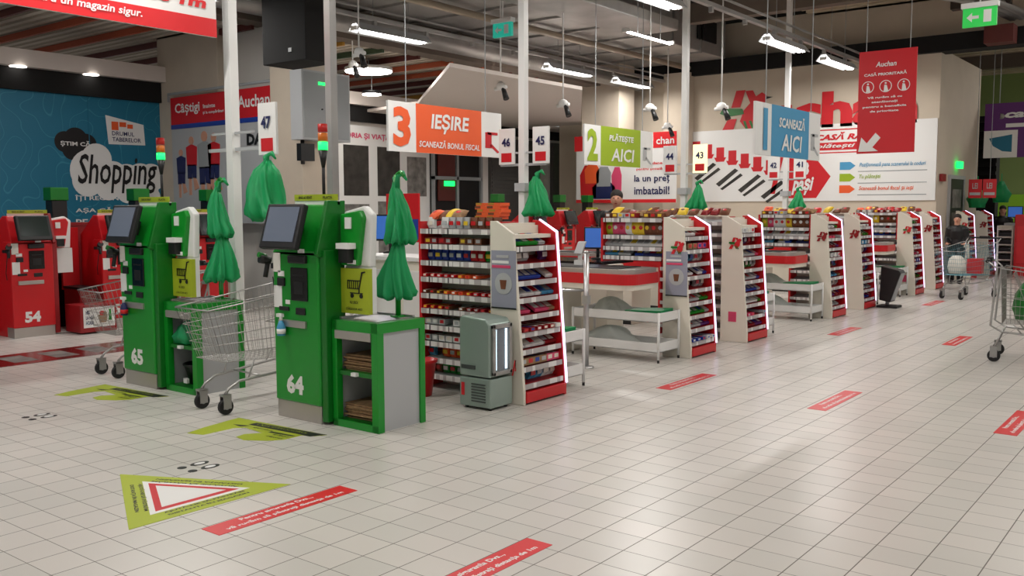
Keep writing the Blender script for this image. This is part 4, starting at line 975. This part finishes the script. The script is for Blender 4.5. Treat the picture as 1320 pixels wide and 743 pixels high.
# ------------------------------------------------------------------ checkout counters
def make_counter(label, flip=False):
    t = thing('checkout_counter', label, 'counter')  # x from -3.4 to 0, y 0 front .. .62
    def rounded(z0, z1, x1, y0, y1, r):
        pts = [(-3.4,y0,z0)]
        for i in range(7): a = -PI/2+PI/2*i/6; pts.append((x1-r+r*math.cos(a), y0+r+r*math.sin(a), z0))
        for i in range(7): a = PI/2*i/6; pts.append((x1-r+r*math.cos(a), y1-r+r*math.sin(a), z0))
        pts.append((-3.4,y1,z0)); return pts, (0,0,z1-z0)
    b = MB(); b.prism(*rounded(.72,.775,0,0,.62,.12)); obj('lower_lip', b, 'cream', t)
    b = MB(); b.prism(*rounded(.775,.88,.012,-.012,.632,.12)); obj('red_bumper', b, 'red', t)
    b = MB(); b.prism(*rounded(.88,.925,-.01,.01,.61,.12)); obj('steel_edge', b, 'brushed', t)
    b = MB(); b.box((-2.2,.08,.925),(-.2,.54,.932)); obj('belt', b, 'black', t)
    b = MB(); b.box((-3.4,.06,.0),(-.95,.56,.72)); obj('counter_body', b, 'cream', t, .01)
    b = MB(); b.box((-3.4,.07,.0),(-.96,.05,.08)); obj('plinth', b, 'black', t)
    return t
def make_bagrack(label, Wd=1.02, Dp=.42):
    t = thing('wire_bag_rack', label, 'rack')   # x -Wd..0, y 0..Dp
    for x in (-Wd,0):
        for y in (0,Dp):
            b = MB(); b.tube([(x,y,.03),(x,y,.5)],.014,8); lg = obj('leg', b, 'white_paint', t)
            b = MB(); b.tube([(x,y,0),(x,y,.03)],.012,8); obj('foot', b, 'black', lg)
    for z in (.1,.4):
        b = MB(); b.box((-Wd,.0,z),(0,.012,z+.095)); b.box((-Wd,Dp-.012,z),(0,Dp,z+.095)); b.box((-.012,0,z),(0,Dp,z+.095)); b.box((-Wd,0,z),(-Wd+.012,Dp,z+.095)); b.box((-Wd,0,z),(0,Dp,z+.01)); obj('shelf_tray', b, 'white_paint', t, .003)
    return t
def heap(name, label, loc, r, h, m_, seed, group, sx=1, sy=1):
    rnd = random.Random(seed); a1, a2 = rnd.uniform(0,6), rnd.uniform(0,6)
    b = MB(); b.lathe([(r*.8,0),(r*1.02,h*.12),(r*.95,h*.3),(r*.9,h*.45),(r*.7,h*.65),(r*.55,h*.8),(r*.3,h*.95),(r*.1,h)],(0,0,0),44,0,lambda a,i,z:1+.2*math.sin(3*a+a1+z*19)+.1*math.sin(8*a+a2+i)+.07*math.sin(17*a+2.3*i),sx=sx,sy=sy)
    o = obj(name, b, m_, loc=loc); tag(o, label, 'bags', group); return o
cn = ['first','second','third','fourth']
for k in range(3):
    y = 7.86+4.2*k
    c = make_counter('cream checkout counter with red edge and black belt, %s of the row' % cn[k]); c.location = (-4.64,y,0)
    r = make_bagrack('white two tier bag rack standing before the %s checkout belt' % cn[k]); r.location = (-4.44,y+.2,0)
    heap('bag_pile','clear plastic bags heaped on upper tier before the %s belt' % cn[k],(-5.12,y+.42,.412),.15,.2,'clear_bag',k,'clear bags on the racks',1.5)
    heap('bag_pile','pile of clear plastic bags on the lower tier before the %s belt' % cn[k],(-5.1,y+.42,.112),.16,.2,'clear_bag',k+7,'clear bags on the racks',1.8)
    b = MB(); rnd = random.Random(k)
    for i in range(4): b.prism([(-.2,-.13,.0+i*.008),(.2,-.14,.0+i*.008+.01),(.22,.13,.02+i*.008),(-.18,.14,i*.008)],(0,0,.006))
    o = obj('green_bags', b, 'green_bag', loc=(-4.68,y+.41,.47), rotz=.1); tag(o,'flat green carrier bags on the upper tier before the %s belt' % cn[k],'bags','flat green bags on the racks')
for k in range(3):
    y = 6.32+4.2*k
    r = make_bagrack('white two tier bag rack behind the %s tall sweets rack' % cn[k], 1.0, .34); r.location = (-4.4,y,0)
    b = MB()
    for i in range(4): b.prism([(-.2,-.12,.0+i*.008),(.2,-.12,.0+i*.008+.01),(.22,.11,.02+i*.008),(-.18,.12,i*.008)],(0,0,.006))
    o = obj('green_bags', b, 'green_bag', loc=(-4.66,y+.17,.47)); tag(o,'flat green carrier bags on the rack behind the %s tall rack' % cn[k],'bags','flat green bags on the racks')
    if k > 0:
        c = make_counter('cream checkout counter with red edge behind the %s tall sweets rack' % cn[k]); c.location = (-5.25,y-.05,0)
# gate posts with bars
for k in range(3):
    t = thing('gate_post', ['round steel gate post standing before the first belt','round steel gate post standing before the second belt','round steel gate post standing before the third belt'][k], 'post', (-4.88,7.43+4.2*k,0), 0, 'steel gate posts')
    b = MB(); b.tube([(0,0,.01),(0,0,1.1)],.027,14); b.tube([(0,0,1.1),(0,0,1.13)],.02,12); obj('pole', b, 'steel', t)
    b = MB(); b.lathe([(.075,0),(.075,.012),(.03,.02)],n=20); obj('base_plate', b, 'steel', t)
    b = MB(); b.tube([(0,0,.75),(-.5,-.35,.75)],.012,8); b.tube([(-.5,-.35,.75),(-.5,-.35,.35),(0,0,.35)],.012,8); b.box((-.03,-.03,.62),(.03,.03,.7)); obj('gate_bar', b, 'steel', t)
# till monitors, scanners, cashier things
def monitor(x, y, z, rot, label, m_='screen_blue'):
    t = thing('till_monitor', label, 'monitor', (x,y,z), rot)
    b = MB(); b.box((-.16,-.02,.12),(.16,.02,.38)); obj('bezel', b, 'black', t, .006)
    b = MB(); b.box((-.145,-.023,.14),(.145,-.019,.365)); obj('display', b, m_, t)
    b = MB(); b.tube([(0,.03,0),(0,.03,.14)],.02,8); b.lathe([(.08,0),(.08,.015),(.03,.02)],(0,.03,0),16); obj('stand', b, 'black', t)
monitor(-5.95,9.3,.93,.5,'blue lit till monitor beside the first belt sweets rack')
monitor(-6.55,6.45,1.1,.2,'blue lit till monitor behind the green bags of till 64')
monitor(-3.98,23.9,1.15,-.1,'far blue lit till monitor in front of the green wall')
for k in range(3):
    t = thing('payment_terminal','pale payment terminal standing on the %s checkout counter' % cn[k],'payment terminal',(-5.5,8.25+4.2*k,.932))
    b = MB(); b.box((-.05,-.04,0),(.05,.04,.05)); b.tube([(0,0,.05),(0,.01,.14)],.025,8); obj('stand', b, 'white_paint', t)
    b = MB(); b.prism([(-.05,-.05,.12),(.05,-.05,.12),(.05,.03,.24),(-.05,.03,.24)],(0,.03,.01)); obj('keypad', b, 'grey_light', t, .005)
    t = thing('cashier_desk','black cashier desk between the tills behind the %s belt' % cn[k],'desk',(-6.1,8.95+4.2*k,0))
    b = MB(); b.box((-.5,-.15,0),(.6,.2,.9)); obj('desk_body', b, 'cream', t, .01)
    b = MB(); b.box((-.6,-.2,.9),(.55,.5,.93)); obj('desk_top', b, 'black_gloss', t)
t = thing('service_desk','white service desk behind till 64 with papers beneath','desk',(-6.22,6.3,0))
b = MB(); b.box((-.75,0,1.04),(.78,.5,1.08)); obj('desk_top', b, 'white_paint', t, .004)
b = MB(); b.box((-.7,.03,.0),(.74,.45,1.04)); obj('desk_body', b, 'cream', t)
b = MB(); b.box((-.6,.0,.45),(-.1,.03,.95)); b.box((0,.0,.45),(.5,.03,.95)); obj('door', b, 'white_paint', t, .004)
b = MB(); b.box((-.14,-.015,.68),(-.12,0,.76)); b.box((.02,-.015,.68),(.04,0,.76)); obj('handle', b, 'steel', t)
t = thing('notice_stand','red and blue notice panel standing behind bags of till 64','sign',(-7.25,7.35,0))
b = MB(); b.box((-.25,0,1.17),(.25,.02,1.7)); obj('red_panel', b, 'red', t)
b = MB(); b.box((.02,-.005,1.2),(.24,.0,1.42)); obj('blue_panel', b, 'blue', t)
b = MB(); b.tube([(0,.01,0),(0,.01,1.17)],.015,8); b.lathe([(.15,0),(.15,.015)],n=20); obj('stand', b, 'steel', t)
# wire rack of papers between the green tills
t = thing('paper_rack','white wire rack of leaflets standing behind the trolley','rack',(-7.35,6.1,0))
b = MB()
for x in (-.3,.3):
    for y in (0,.3): b.box((x-.012,y-.012,0),(x+.012,y+.012,1.25))
obj('post', b, 'white_paint', t)
for z in (.25,.6,.95):
    b = MB(); b.box((-.31,-.01,z),(.31,.31,z+.03)); obj('shelf', b, 'white_paint', t)
for i,(x,z,c) in enumerate([(-.2,.28,'kraft'),(-.05,.28,'kraft'),(.12,.28,'kraft'),(-.2,.63,'kraft'),(.0,.63,'red'),(.17,.63,'kraft'),(-.15,.98,'red'),(.0,.98,'sky_blue'),(.15,.98,'navy')]):
    b = MB(); b.box((-.06,0,0),(.06,.2,.22 if z<.9 else .12)); o = obj('leaflet_box', b, c, loc=(-7.35+x,6.15,z+.002), bev=.004); tag(o,'%s leaflet box, %s shelf of the white rack behind trolley, %s' % (CN.get(c,c),['lowest','middle','top'][i//3],['outer','middle','inner'][i%3]),'box','leaflet boxes on the white rack')
t = thing('price_stand','small red and white brochure holder on cabinet of till 65','brochure holder',(-6.98,4.62,.77))
b = MB(); b.prism([(-.045,0,0.006),(.045,0,.006),(.045,.06,.2),(-.045,.06,.2)],(0,.01,0)); obj('holder', b, 'grey_light', t)
b = MB(); b.prism([(-.035,-.003,.02),(.035,-.003,.02),(.035,.054,.17),(-.035,.054,.17)],(0,.003,0)); obj('brochure', b, 'red', t)
# red bin
t = thing('waste_bin','red plastic bin on the floor between cabinet and sweets rack','bin',(-5.25,5.5,0))
b = MB(); b.lathe([(.1,0),(.135,.27),(.15,.28),(.15,.3),(.13,.3),(.095,.02)],n=24); obj('bin_body', b, 'red', t)

# ------------------------------------------------------------------ small fridge
t = thing('drinks_fridge','small grey countertop drinks fridge standing on floor by sweets stand','fridge',(-4.69,5.36,0))
b = MB(); b.box((0,0,.02),(.31,.27,.245)); obj('base_cabinet', b, 'fridge_body', t, .01)
b = MB(); b.prism([(0,0,.255),(.3,0,.255),(.3,0,.66),(.26,0,.70),(.02,0,.72),(0,0,.70)],(0,.27,0)); obj('cabinet', b, 'fridge_body', t, .012)
b = MB()
for i in range(7): b.box((.12,-.004,.06+i*.022),(.26,0,.07+i*.022))
obj('vent', b, 'vent_dark', t)
b = MB(); b.box((.02,-.004,.1),(.05,0,.2)); obj('side_sticker', b, 'red_sign', t)
b = MB(); b.box((.02,-.004,.31),(.16,0,.34)); obj('brand_strip', b, 'vent_dark', t)
b = MB(); b.box((.3,.02,.27),(.325,.05,.66)); b.box((.3,.22,.27),(.325,.25,.66)); b.box((.3,.02,.63),(.325,.25,.66)); b.box((.3,.02,.27),(.325,.25,.3)); d_ = obj('glass_door', b, 'zinc', t, .004)
b = MB(); b.box((.303,.05,.3),(.306,.22,.63)); obj('lit_interior', b, 'poster_grey', d_)
b = MB(); b.box((.306,.18,.31),(.312,.2,.62)); b.box((.306,.07,.31),(.309,.075,.62)); obj('light_strip', b, 'fridge_light', d_)
b = MB(); b.box((.317,.05,.3),(.321,.22,.63)); obj('pane', b, 'glass', d_)
b = MB(); 
for x,y in ((.04,.04),(.27,.04),(.04,.23),(.27,.23)): b.tube([(x,y,0),(x,y,.022)],.015,8)
obj('foot', b, 'black', t)
b = MB(); b.tube([(.3,.24,.3),(.34,.27,.28),(.33,.28,.36),(.31,.27,.24)],.007,6); o = obj('red_tape', b, 'sticker_red', t); 

# tilted info screen beside the third stand
t = thing('info_screen','black tilted info screen on a foot at the aisle edge','screen',(-4.14,14.68,0),0); t.scale = (.72,.72,.74)
b = MB(); b.box((-.18,-.2,0),(.25,.2,.05)); obj('foot', b, 'black', t, .02)
b = MB(); b.prism([(-.12,-.18,.16),(.1,-.18,.12),(.3,-.18,.72),(.26,-.18,.78),(-.1,-.18,.86)],(0,.36,0)); obj('housing', b, 'black', t, .01)
b = MB(); b.prism([(.105,-.15,.15),(.115,-.15,.15),(.305,-.15,.72),(.295,-.15,.72)],(0,.3,0)); obj('display', b, 'grey_box', t)
b = MB(); b.tube([(0,0,.04),(0,0,.2)],.04,10); obj('neck', b, 'grey_box', t)

# far area beyond the corner
t = thing('hanging_banner','purple and white hanging banner in the far right corner','sign',(-4.72,24,2.65))
bd = Board((0,0,0),Xp,1.4,1.25,t=.03)
b = MB(); bd.back(b); obj('board', b, 'purple', t)
b = MB(); bd.rect(b,0,0,.5,.5,1); bd.text(b,'casă',.3,.72,.6,.16,2,shear=.2,bold=.04); bd.rect(b,.32,.55,.9,.62,1); obj('white_artwork', b, 'white_sign', t)
b = MB(); bd.poly(b,[(.08,.36),(.42,.42),(.42,.1),(.28,.12),(.14,.22)],2); obj('blue_emblem', b, 'teal_plain', t)
b = MB(); b.tube([(.3,0,1.25),(.3,0,3.1)],.008,5); b.tube([(1.1,0,1.25),(1.1,0,3.1)],.008,5); obj('hanging_wire', b, 'grey_box', t)
for i in range(2):
    t = thing('price_banner',['red and white price card pair hanging beyond the back door, nearer','red and white price card hanging beyond the back door, outer'][i],'sign',(-4.57+.28*i,21.9,1.71))
    b = MB(); b.box((0,0,0),(.26,.02,.4)); obj('board', b, 'red_sign', t)
    bd = Board((0,-.001,0),Xp,.26,.4,t=0); b = MB(); bd.text(b,'LEI',.3,.5,.4,.3,1); bd.rect(b,.1,.15,.9,.3,1); obj('lettering', b, 'grey_light', t)
    b = MB(); b.tube([(.13,.01,.4),(.13,.01,3.9)],.006,5); obj('hanging_wire', b, 'grey_box', t)
b = MB(); b.box((-1.9,33.3,2.6),(-1.0,33.4,4.0)); tag(obj('wall_notice', b, 'grey_light'),'pale sheet notice on the far green wall','notice')
b = MB(); b.lathe([(.14,0),(.2,.2),(.12,.36),(.05,.42)],(-4.55,22.7,1.5),22,0,lambda a,i,z:1+.15*math.sin(6*a+z*9)); b.tube([(-4.55,22.7,1.9),(-4.55,22.7,2.2)],.01,5); tag(obj('bag_bundle', b, 'green_bag'),'bright green bags hanging beyond the back door','bags')
b = MB(); b.lathe([(.14,0),(.2,.2),(.12,.36),(.05,.5)],(-4.4,24.5,1.62),22,0,lambda a,i,z:1+.15*math.sin(6*a+z*9)); b.tube([(-4.4,24.5,2.0),(-4.4,24.5,2.3)],.01,5); tag(obj('bag_bundle', b, 'green_bag'),'green bags hanging above the dark haired person at far till','bags')
t = thing('drinks_stand','red lit drinks cooler at the far right edge','cooler',(-3.78,22.7,0))
b = MB(); b.box((0,0,0),(1.2,.6,1.35)); obj('body', b, 'red', t, .01)
b = MB(); b.box((.05,-.01,.3),(1.1,0,1.1)); obj('lit_front', b, 'sticker_red', t)
t = thing('open_shelf','cream shelving with dark open shelves at the far till','shelf unit',(-4.2,23.1,0)); t.scale = (.42,1,1)
b = MB(); b.box((0,0,0),(.06,.4,1.1)); b.box((.7,0,0),(.78,.4,1.1)); b.box((0,.36,0),(.78,.4,1.1)); obj('frame', b, 'cream', t)
for i in range(6):
    b = MB(); b.box((.06,.0,.15+i*.17),(.7,.36,.18+i*.17)); obj('shelf', b, 'cream', t)
for i in range(5):
    b = MB(); b.box((.08,.05,.18+i*.17),(.68,.34,.27+i*.17)); obj('dark_stock', b, 'black', t)
b = MB(); b.box((-4.15,23.6,1.1),(-2.8,24.2,1.15)); b.box((-4.0,23.65,0),(-3.0,24.1,1.1)); tag(obj('far_counter', b, 'grey_light'),'pale counter carrying the far blue monitor','counter')

# ------------------------------------------------------------------ floor stickers
def sticker(X0, Y0, L, label):
    t = thing('floor_sticker', label, 'floor sticker', (X0,Y0,0), 0, 'red distance strips on the floor')
    b = MB(); b.box((0,0,0),(.145,L,.002)); obj('strip', b, 'sticker_red', t)
    b = MB(); u = (0,1,0); v = (-1,0,0)
    b.text('Pentru siguranța Dvs..,', (.062,L*.22,.002), u, v, L*.52,.042, bold=.03, ext=.0006)
    b.text('vă rugăm să păstrați distanța de 1m', (.125,L*.08,.002), u, v, L*.84,.042, bold=.03, ext=.0006)
    obj('lettering', b, 'white_sign', t)
lab = {0:'beside the yellow triangle',1:'at the bottom edge of the picture',2:'in the aisle before the first belt stand',3:'in the middle of the open aisle',4:'cut by the right picture edge',5:'in the aisle before the second belt stand',6:'in the aisle left of the edge trolley',7:'in the aisle before the far teal trolley',8:''}
for i,(x,y) in enumerate([(-3.87,2.52),(-2.545,2.5),(-3.84,6.93),(-2.52,6.92),(-1.23,6.93),(-3.82,11.1),(-2.52,11.05),(-3.8,15.3)]):
    sticker(x,y,.88,'red text strip on the floor '+lab[i])
t = thing('floor_sticker','lime triangle sticker with white and red triangle inside, on the floor','floor sticker')
T = [Vector((-5.06,2.77,0)),Vector((-4.11,3.25,0)),Vector((-4.14,2.30,0))]; ce = sum(T, Vector())/3
def tri(s, z0, z1): return [ce+(p-ce)*s+Vector((0,0,z0)) for p in T], (0,0,z1-z0)
b = MB(); b.prism(*tri(1,0,.002)); obj('lime_base', b, 'lime', t)
b = MB(); b.prism(*tri(.62,.002,.0026)); obj('white_triangle', b, 'white_sign', t)
b = MB(); b.prism(*tri(.52,.0026,.0032)); obj('red_triangle', b, 'red_sign', t)
b = MB(); b.prism(*tri(.40,.0032,.0038)); obj('inner_triangle', b, 'white_sign', t)
b = MB()
# writing along the three edges, read from outside
for a_, c_ in ((0,2),(2,1),(1,0)):
    A, B_ = T[a_], T[c_]; u = (B_-A).normalized(); n_ = Vector((-u.y,u.x,0))
    if (ce-A).dot(n_) < 0: n_ = -n_
    v = n_ if u.cross(n_).z > 0 else n_
    L = (B_-A).length
    if u.cross(v).z < 0: A, u = B_, -u
    for j, tx in enumerate(['AJUTĂ-NE SĂ PĂSTRĂM','DISTANȚA ÎN MAGAZIN']):
        b.text(tx, A+u*L*.25+v*(.035+.045*(1-j))+Vector((0,0,.0022)), u, v, L*.5,.032, bold=.03, ext=.0004)
obj('lettering', b, 'black', t)
sys_pts = [(-5.63,3.58),(-5.68,3.74),(-5.72,3.95),(-5.74,4.08),(-4.82,4.13),(-4.86,4.06),(-4.95,4.02),(-4.95,3.87),(-5.02,3.78),(-5.16,3.7),(-5.27,3.72),(-5.29,3.8),(-5.22,3.9),(-5.45,3.92),(-5.5,3.86),(-5.5,3.62)]
for i, dx in enumerate((0,-2.05)):
    t = thing('floor_sticker','lime trolley-shaped floor sticker %s' % ('before nearest green till, above the footprints','before the farther green till beside wire trolley')[i],'floor sticker',(dx,(.0,.08)[i],0))
    b = MB(); b.prism([(x,y,0) for x,y in sys_pts],(0,0,.002)); obj('lime_base', b, 'lime', t)
    b = MB(); b.prism([(-5.5,4.06,.002),(-4.82,4.13,.002),(-4.88,4.03,.002),(-5.5,3.99,.002)],(0,0,.0006)); b.prism([(-5.6,3.93,.002),(-5.45,3.98,.002),(-5.5,3.92,.002)],(0,0,.0006))
    b.prism([(-5.2,3.96,.002),(-4.97,3.98,.002),(-4.97,3.96,.002),(-5.2,3.93,.002)],(0,0,.0006)); obj('black_artwork', b, 'black', t)
    b = MB(); b.text('LASĂ CĂRUCIORUL', (-5.45,4.02,.0026), (.995,.09,0), (-.09,.995,0), .5,.035, ext=.0004); obj('lime_lettering', b, 'lime', t)
    b = MB()
    for q, tx in enumerate(['NU TRECE CU','CĂRUCIORUL']): b.text(tx, (-5.12,3.9-.05*q,.0022), (.995,.09,0), (-.09,.995,0), .15,.03, bold=.03, ext=.0004)
    b.text('RESPECTĂ DISTANȚA', (-5.4,3.945,.0022), (.995,.06,0), (-.06,.995,0), .2,.03, bold=.03, ext=.0004); obj('black_lettering', b, 'black', t)
for i,(x,y) in enumerate([(-4.84,3.14),(-6.97,3.2)]):
    t = thing('floor_sticker','pair of black and white footprints on the floor %s' % ['above the yellow triangle','before green till 65'][i],'floor sticker',(x,y,0),0,'footprint stickers')
    for s in (-1,1):
        b = MB(); b.lathe([(.036,0),(.036,.0015)],(s*.055,.05,0),18,sy=1.7); b.lathe([(.028,0),(.028,.0015)],(s*.055,-.07,0),14); b.lathe([(.022,.0015),(.022,.0022)],(s*.055,.05,0),14,1,sy=1.6); obj('footprint', b, ['black','white_sign'], t)

# ------------------------------------------------------------------ people (mostly behind the racks)
def skin_fig(name, chain, radii, parent, m_):
    me = D.meshes.new(name); verts = []; edges = []; idx = {}
    for k, p in chain['v'].items(): idx[k] = len(verts); verts.append(p)
    for a, c in chain['e']: edges.append((idx[a], idx[c]))
    me.from_pydata(verts, edges, []); me.materials.append(M[m_])
    o = D.objects.new(name, me); COL.objects.link(o); o.parent = parent
    md = o.modifiers.new('Skin','SKIN'); md.use_smooth_shade = True
    lay = me.skin_vertices[0].data if me.skin_vertices else None
    if lay is None:
        me.skin_vertices.new() if hasattr(me.skin_vertices,'new') else None
        lay = me.skin_vertices[0].data
    for k, i in idx.items(): lay[i].radius = radii[k]
    lay[0].use_root = True
    sb = o.modifiers.new('Sub','SUBSURF'); sb.levels = 1; sb.render_levels = 2
    return o
def mkmesh_skin(me):
    pass
def person(label, loc, rotz, top, hairm='hair', longhair=False, H=1.7, trousers='navy'):
    t = thing('person', label, 'person', loc, rotz)     # faces -y
    s = H/1.7
    V = {'pel':(0,0,.95),'wst':(0,0,1.08),'chs':(0,0,1.28),'nck':(0,.01,1.43),'hd0':(0,-.01,1.52),'shl':(-.17,.0,1.38),'shr':(.17,0,1.38),'ell':(-.22,.02,1.12),'elr':(.22,.02,1.12),'wrl':(-.2,-.18,1.0),'wrr':(.2,-.18,1.0),'hal':(-.18,-.26,1.0),'har':(.18,-.26,1.0),
         'hpl':(-.09,0,.9),'hpr':(.09,0,.9),'knl':(-.1,-.02,.5),'knr':(.1,-.02,.5),'anl':(-.1,.02,.08),'anr':(.1,.02,.08),'tol':(-.11,-.12,.035),'tor':(.11,-.12,.035)}
    V = {k:(x*s,y*s,z*s) for k,(x,y,z) in V.items()}
    R = {'pel':(.13,.1),'wst':(.12,.09),'chs':(.15,.1),'nck':(.055,.055),'hd0':(.05,.055),'shl':(.06,.06),'shr':(.06,.06),'ell':(.042,.042),'elr':(.042,.042),'wrl':(.028,.028),'wrr':(.028,.028),'hal':(.03,.018),'har':(.03,.018),'hpl':(.085,.085),'hpr':(.085,.085),'knl':(.055,.055),'knr':(.055,.055),'anl':(.04,.045),'anr':(.04,.045),'tol':(.04,.03),'tor':(.04,.03)}
    E = [('pel','wst'),('wst','chs'),('chs','nck'),('nck','hd0'),('chs','shl'),('chs','shr'),('shl','ell'),('shr','elr'),('ell','wrl'),('elr','wrr'),('wrl','hal'),('wrr','har'),('pel','hpl'),('pel','hpr'),('hpl','knl'),('hpr','knr'),('knl','anl'),('knr','anr'),('anl','tol'),('anr','tor')]
    def tubes(b, keys, grow=0):
        for ch in keys: b.tube([V[k] for k in ch], [(R[k][0]+R[k][1])/2+grow for k in ch], 12)
    body = MB()
    tubes(body, [('nck','hd0'),('shl','ell','wrl'),('shr','elr','wrr'),('hpl','knl','anl','tol'),('hpr','knr','anr','tor')])
    body.lathe([(.1*s,.88*s),(.15*s,.95*s),(.125*s,1.1*s),(.165*s,1.3*s),(.13*s,1.4*s),(.05*s,1.45*s)],n=20,sy=.65)
    body.ell((0,-.015*s,1.6*s),(.078*s,.095*s,.115*s),18,12)
    body.ell((0,-.112*s,1.59*s),(.014*s,.02*s,.025*s),8,6)
    for q in (-1,1): body.ell((q*.078*s,0,1.59*s),(.01*s,.02*s,.03*s),8,6)
    for q in (-1,1):
        h = V['hal' if q < 0 else 'har']; w = V['wrl' if q < 0 else 'wrr']
        body.ell(((h[0]+w[0])/2,(h[1]+w[1])/2-.01,h[2]),(.036,.05,.016),10,6)
        for f in range(4): body.tube([(h[0]-.027+f*.018,h[1]+.005,h[2]),(h[0]-.027+f*.018,h[1]-.03-.006*(1.5-abs(f-1.5)),h[2]-.006),(h[0]-.026+f*.018,h[1]-.055,h[2]-.024)],[.008,.0075,.006],6)
        body.tube([(h[0]-q*.03,h[1]+.04,h[2]),(h[0]-q*.055,h[1]+.01,h[2]),(h[0]-q*.058,h[1]-.015,h[2]-.006)],[.01,.009,.007],6)
    bo = obj('body', body, 'skin', t)
    rm = bo.modifiers.new('Remesh','REMESH'); rm.mode = 'VOXEL'; rm.voxel_size = .012; rm.use_smooth_shade = True
    j = MB(); tubes(j, [('shl','ell','wrl'),('shr','elr','wrr')], .014)
    j.lathe([(.13*s,.84*s),(.17*s,.95*s),(.145*s,1.1*s),(.185*s,1.3*s),(.15*s,1.41*s),(.07*s,1.465*s)],n=20,sy=.7)
    for q in (-1,1): j.ell((q*.16*s,0,1.375*s),(.075*s,.08*s,.07*s))
    jo = obj('jacket', j, top, t); rm = jo.modifiers.new('Remesh','REMESH'); rm.mode='VOXEL'; rm.voxel_size=.014; rm.use_smooth_shade = True
    tr = MB(); tubes(tr, [('hpl','knl','anl'),('hpr','knr','anr')], .014); tr.lathe([(.1*s,.8*s),(.15*s,.86*s),(.16*s,.95*s),(.14*s,1.0*s)],n=18,sy=.72); obj('trousers', tr, trousers, t)
    sh = MB()
    for q in (-1,1): sh.ell((q*.105*s,-.06*s,.042),(.05,.13,.042))
    obj('shoes', sh, 'black', t)
    f = MB()
    for q in (-1,1): f.ell((q*.03*s,-.1*s,1.615*s),(.012*s,.008*s,.007*s),8,6)
    obj('eyes', f, 'black', t)
    f = MB(); f.ell((0,-.103*s,1.54*s),(.022*s,.006*s,.006*s),8,6); obj('mouth', f, 'red_dark', t)
    h = MB(); h.ell((0,.006*s,1.648*s),(.09*s,.106*s,.092*s),18,12)
    if longhair: h.ell((0,.05*s,1.55*s),(.09*s,.07*s,.16*s),16,10)
    obj('hair', h, hairm, t)
    return t
person('person in a dark top standing behind the first belt sweets rack', (-7.1,11.6,0), .45, 'black', H=1.76)
person('person in a black jacket standing by the back door beyond the stands', (-4.35,20.0,0), .1, 'black', H=1.36, trousers='black')
person('person with long dark hair in black sitting height at the far till', (-4.42,24.9,0), .2, 'black', longhair=True, H=1.52)

# ------------------------------------------------------------------ camera, world, view
cam = D.cameras.new('camera'); co = D.objects.new('camera', cam); COL.objects.link(co)
cam.sensor_fit = 'HORIZONTAL'; cam.sensor_width = 36; cam.lens = 36*1194.9/1320; cam.clip_start = .05; cam.clip_end = 200
yaw, pitch, roll = map(math.radians, (-37.897,-5.003,-.17))
fw = Vector((math.sin(yaw)*math.cos(pitch), math.cos(yaw)*math.cos(pitch), math.sin(pitch)))
r0 = Vector((math.cos(yaw),-math.sin(yaw),0)); u0 = r0.cross(fw)
rr = r0*math.cos(roll)+u0*math.sin(roll); uu = -r0*math.sin(roll)+u0*math.cos(roll)
co.matrix_world = Matrix(((rr.x,uu.x,-fw.x,0),(rr.y,uu.y,-fw.y,0),(rr.z,uu.z,-fw.z,1.55),(0,0,0,1)))
S = bpy.context.scene; S.camera = co
w = D.worlds.new('world'); S.world = w; w.use_nodes = True
bg = w.node_tree.nodes['Background']; bg.inputs['Color'].default_value = (1,.97,.94,1); bg.inputs['Strength'].default_value = .3
S.view_settings.view_transform = 'Standard'; S.view_settings.look = 'None'; S.view_settings.gamma = 1; S.view_settings.use_curve_mapping = False
S.view_settings.exposure = -0.12
S.cycles.use_denoising = True; S.cycles.max_bounces = 6; S.cycles.diffuse_bounces = 3; S.cycles.glossy_bounces = 3; S.cycles.transparent_max_bounces = 6; S.cycles.sample_clamp_indirect = 4
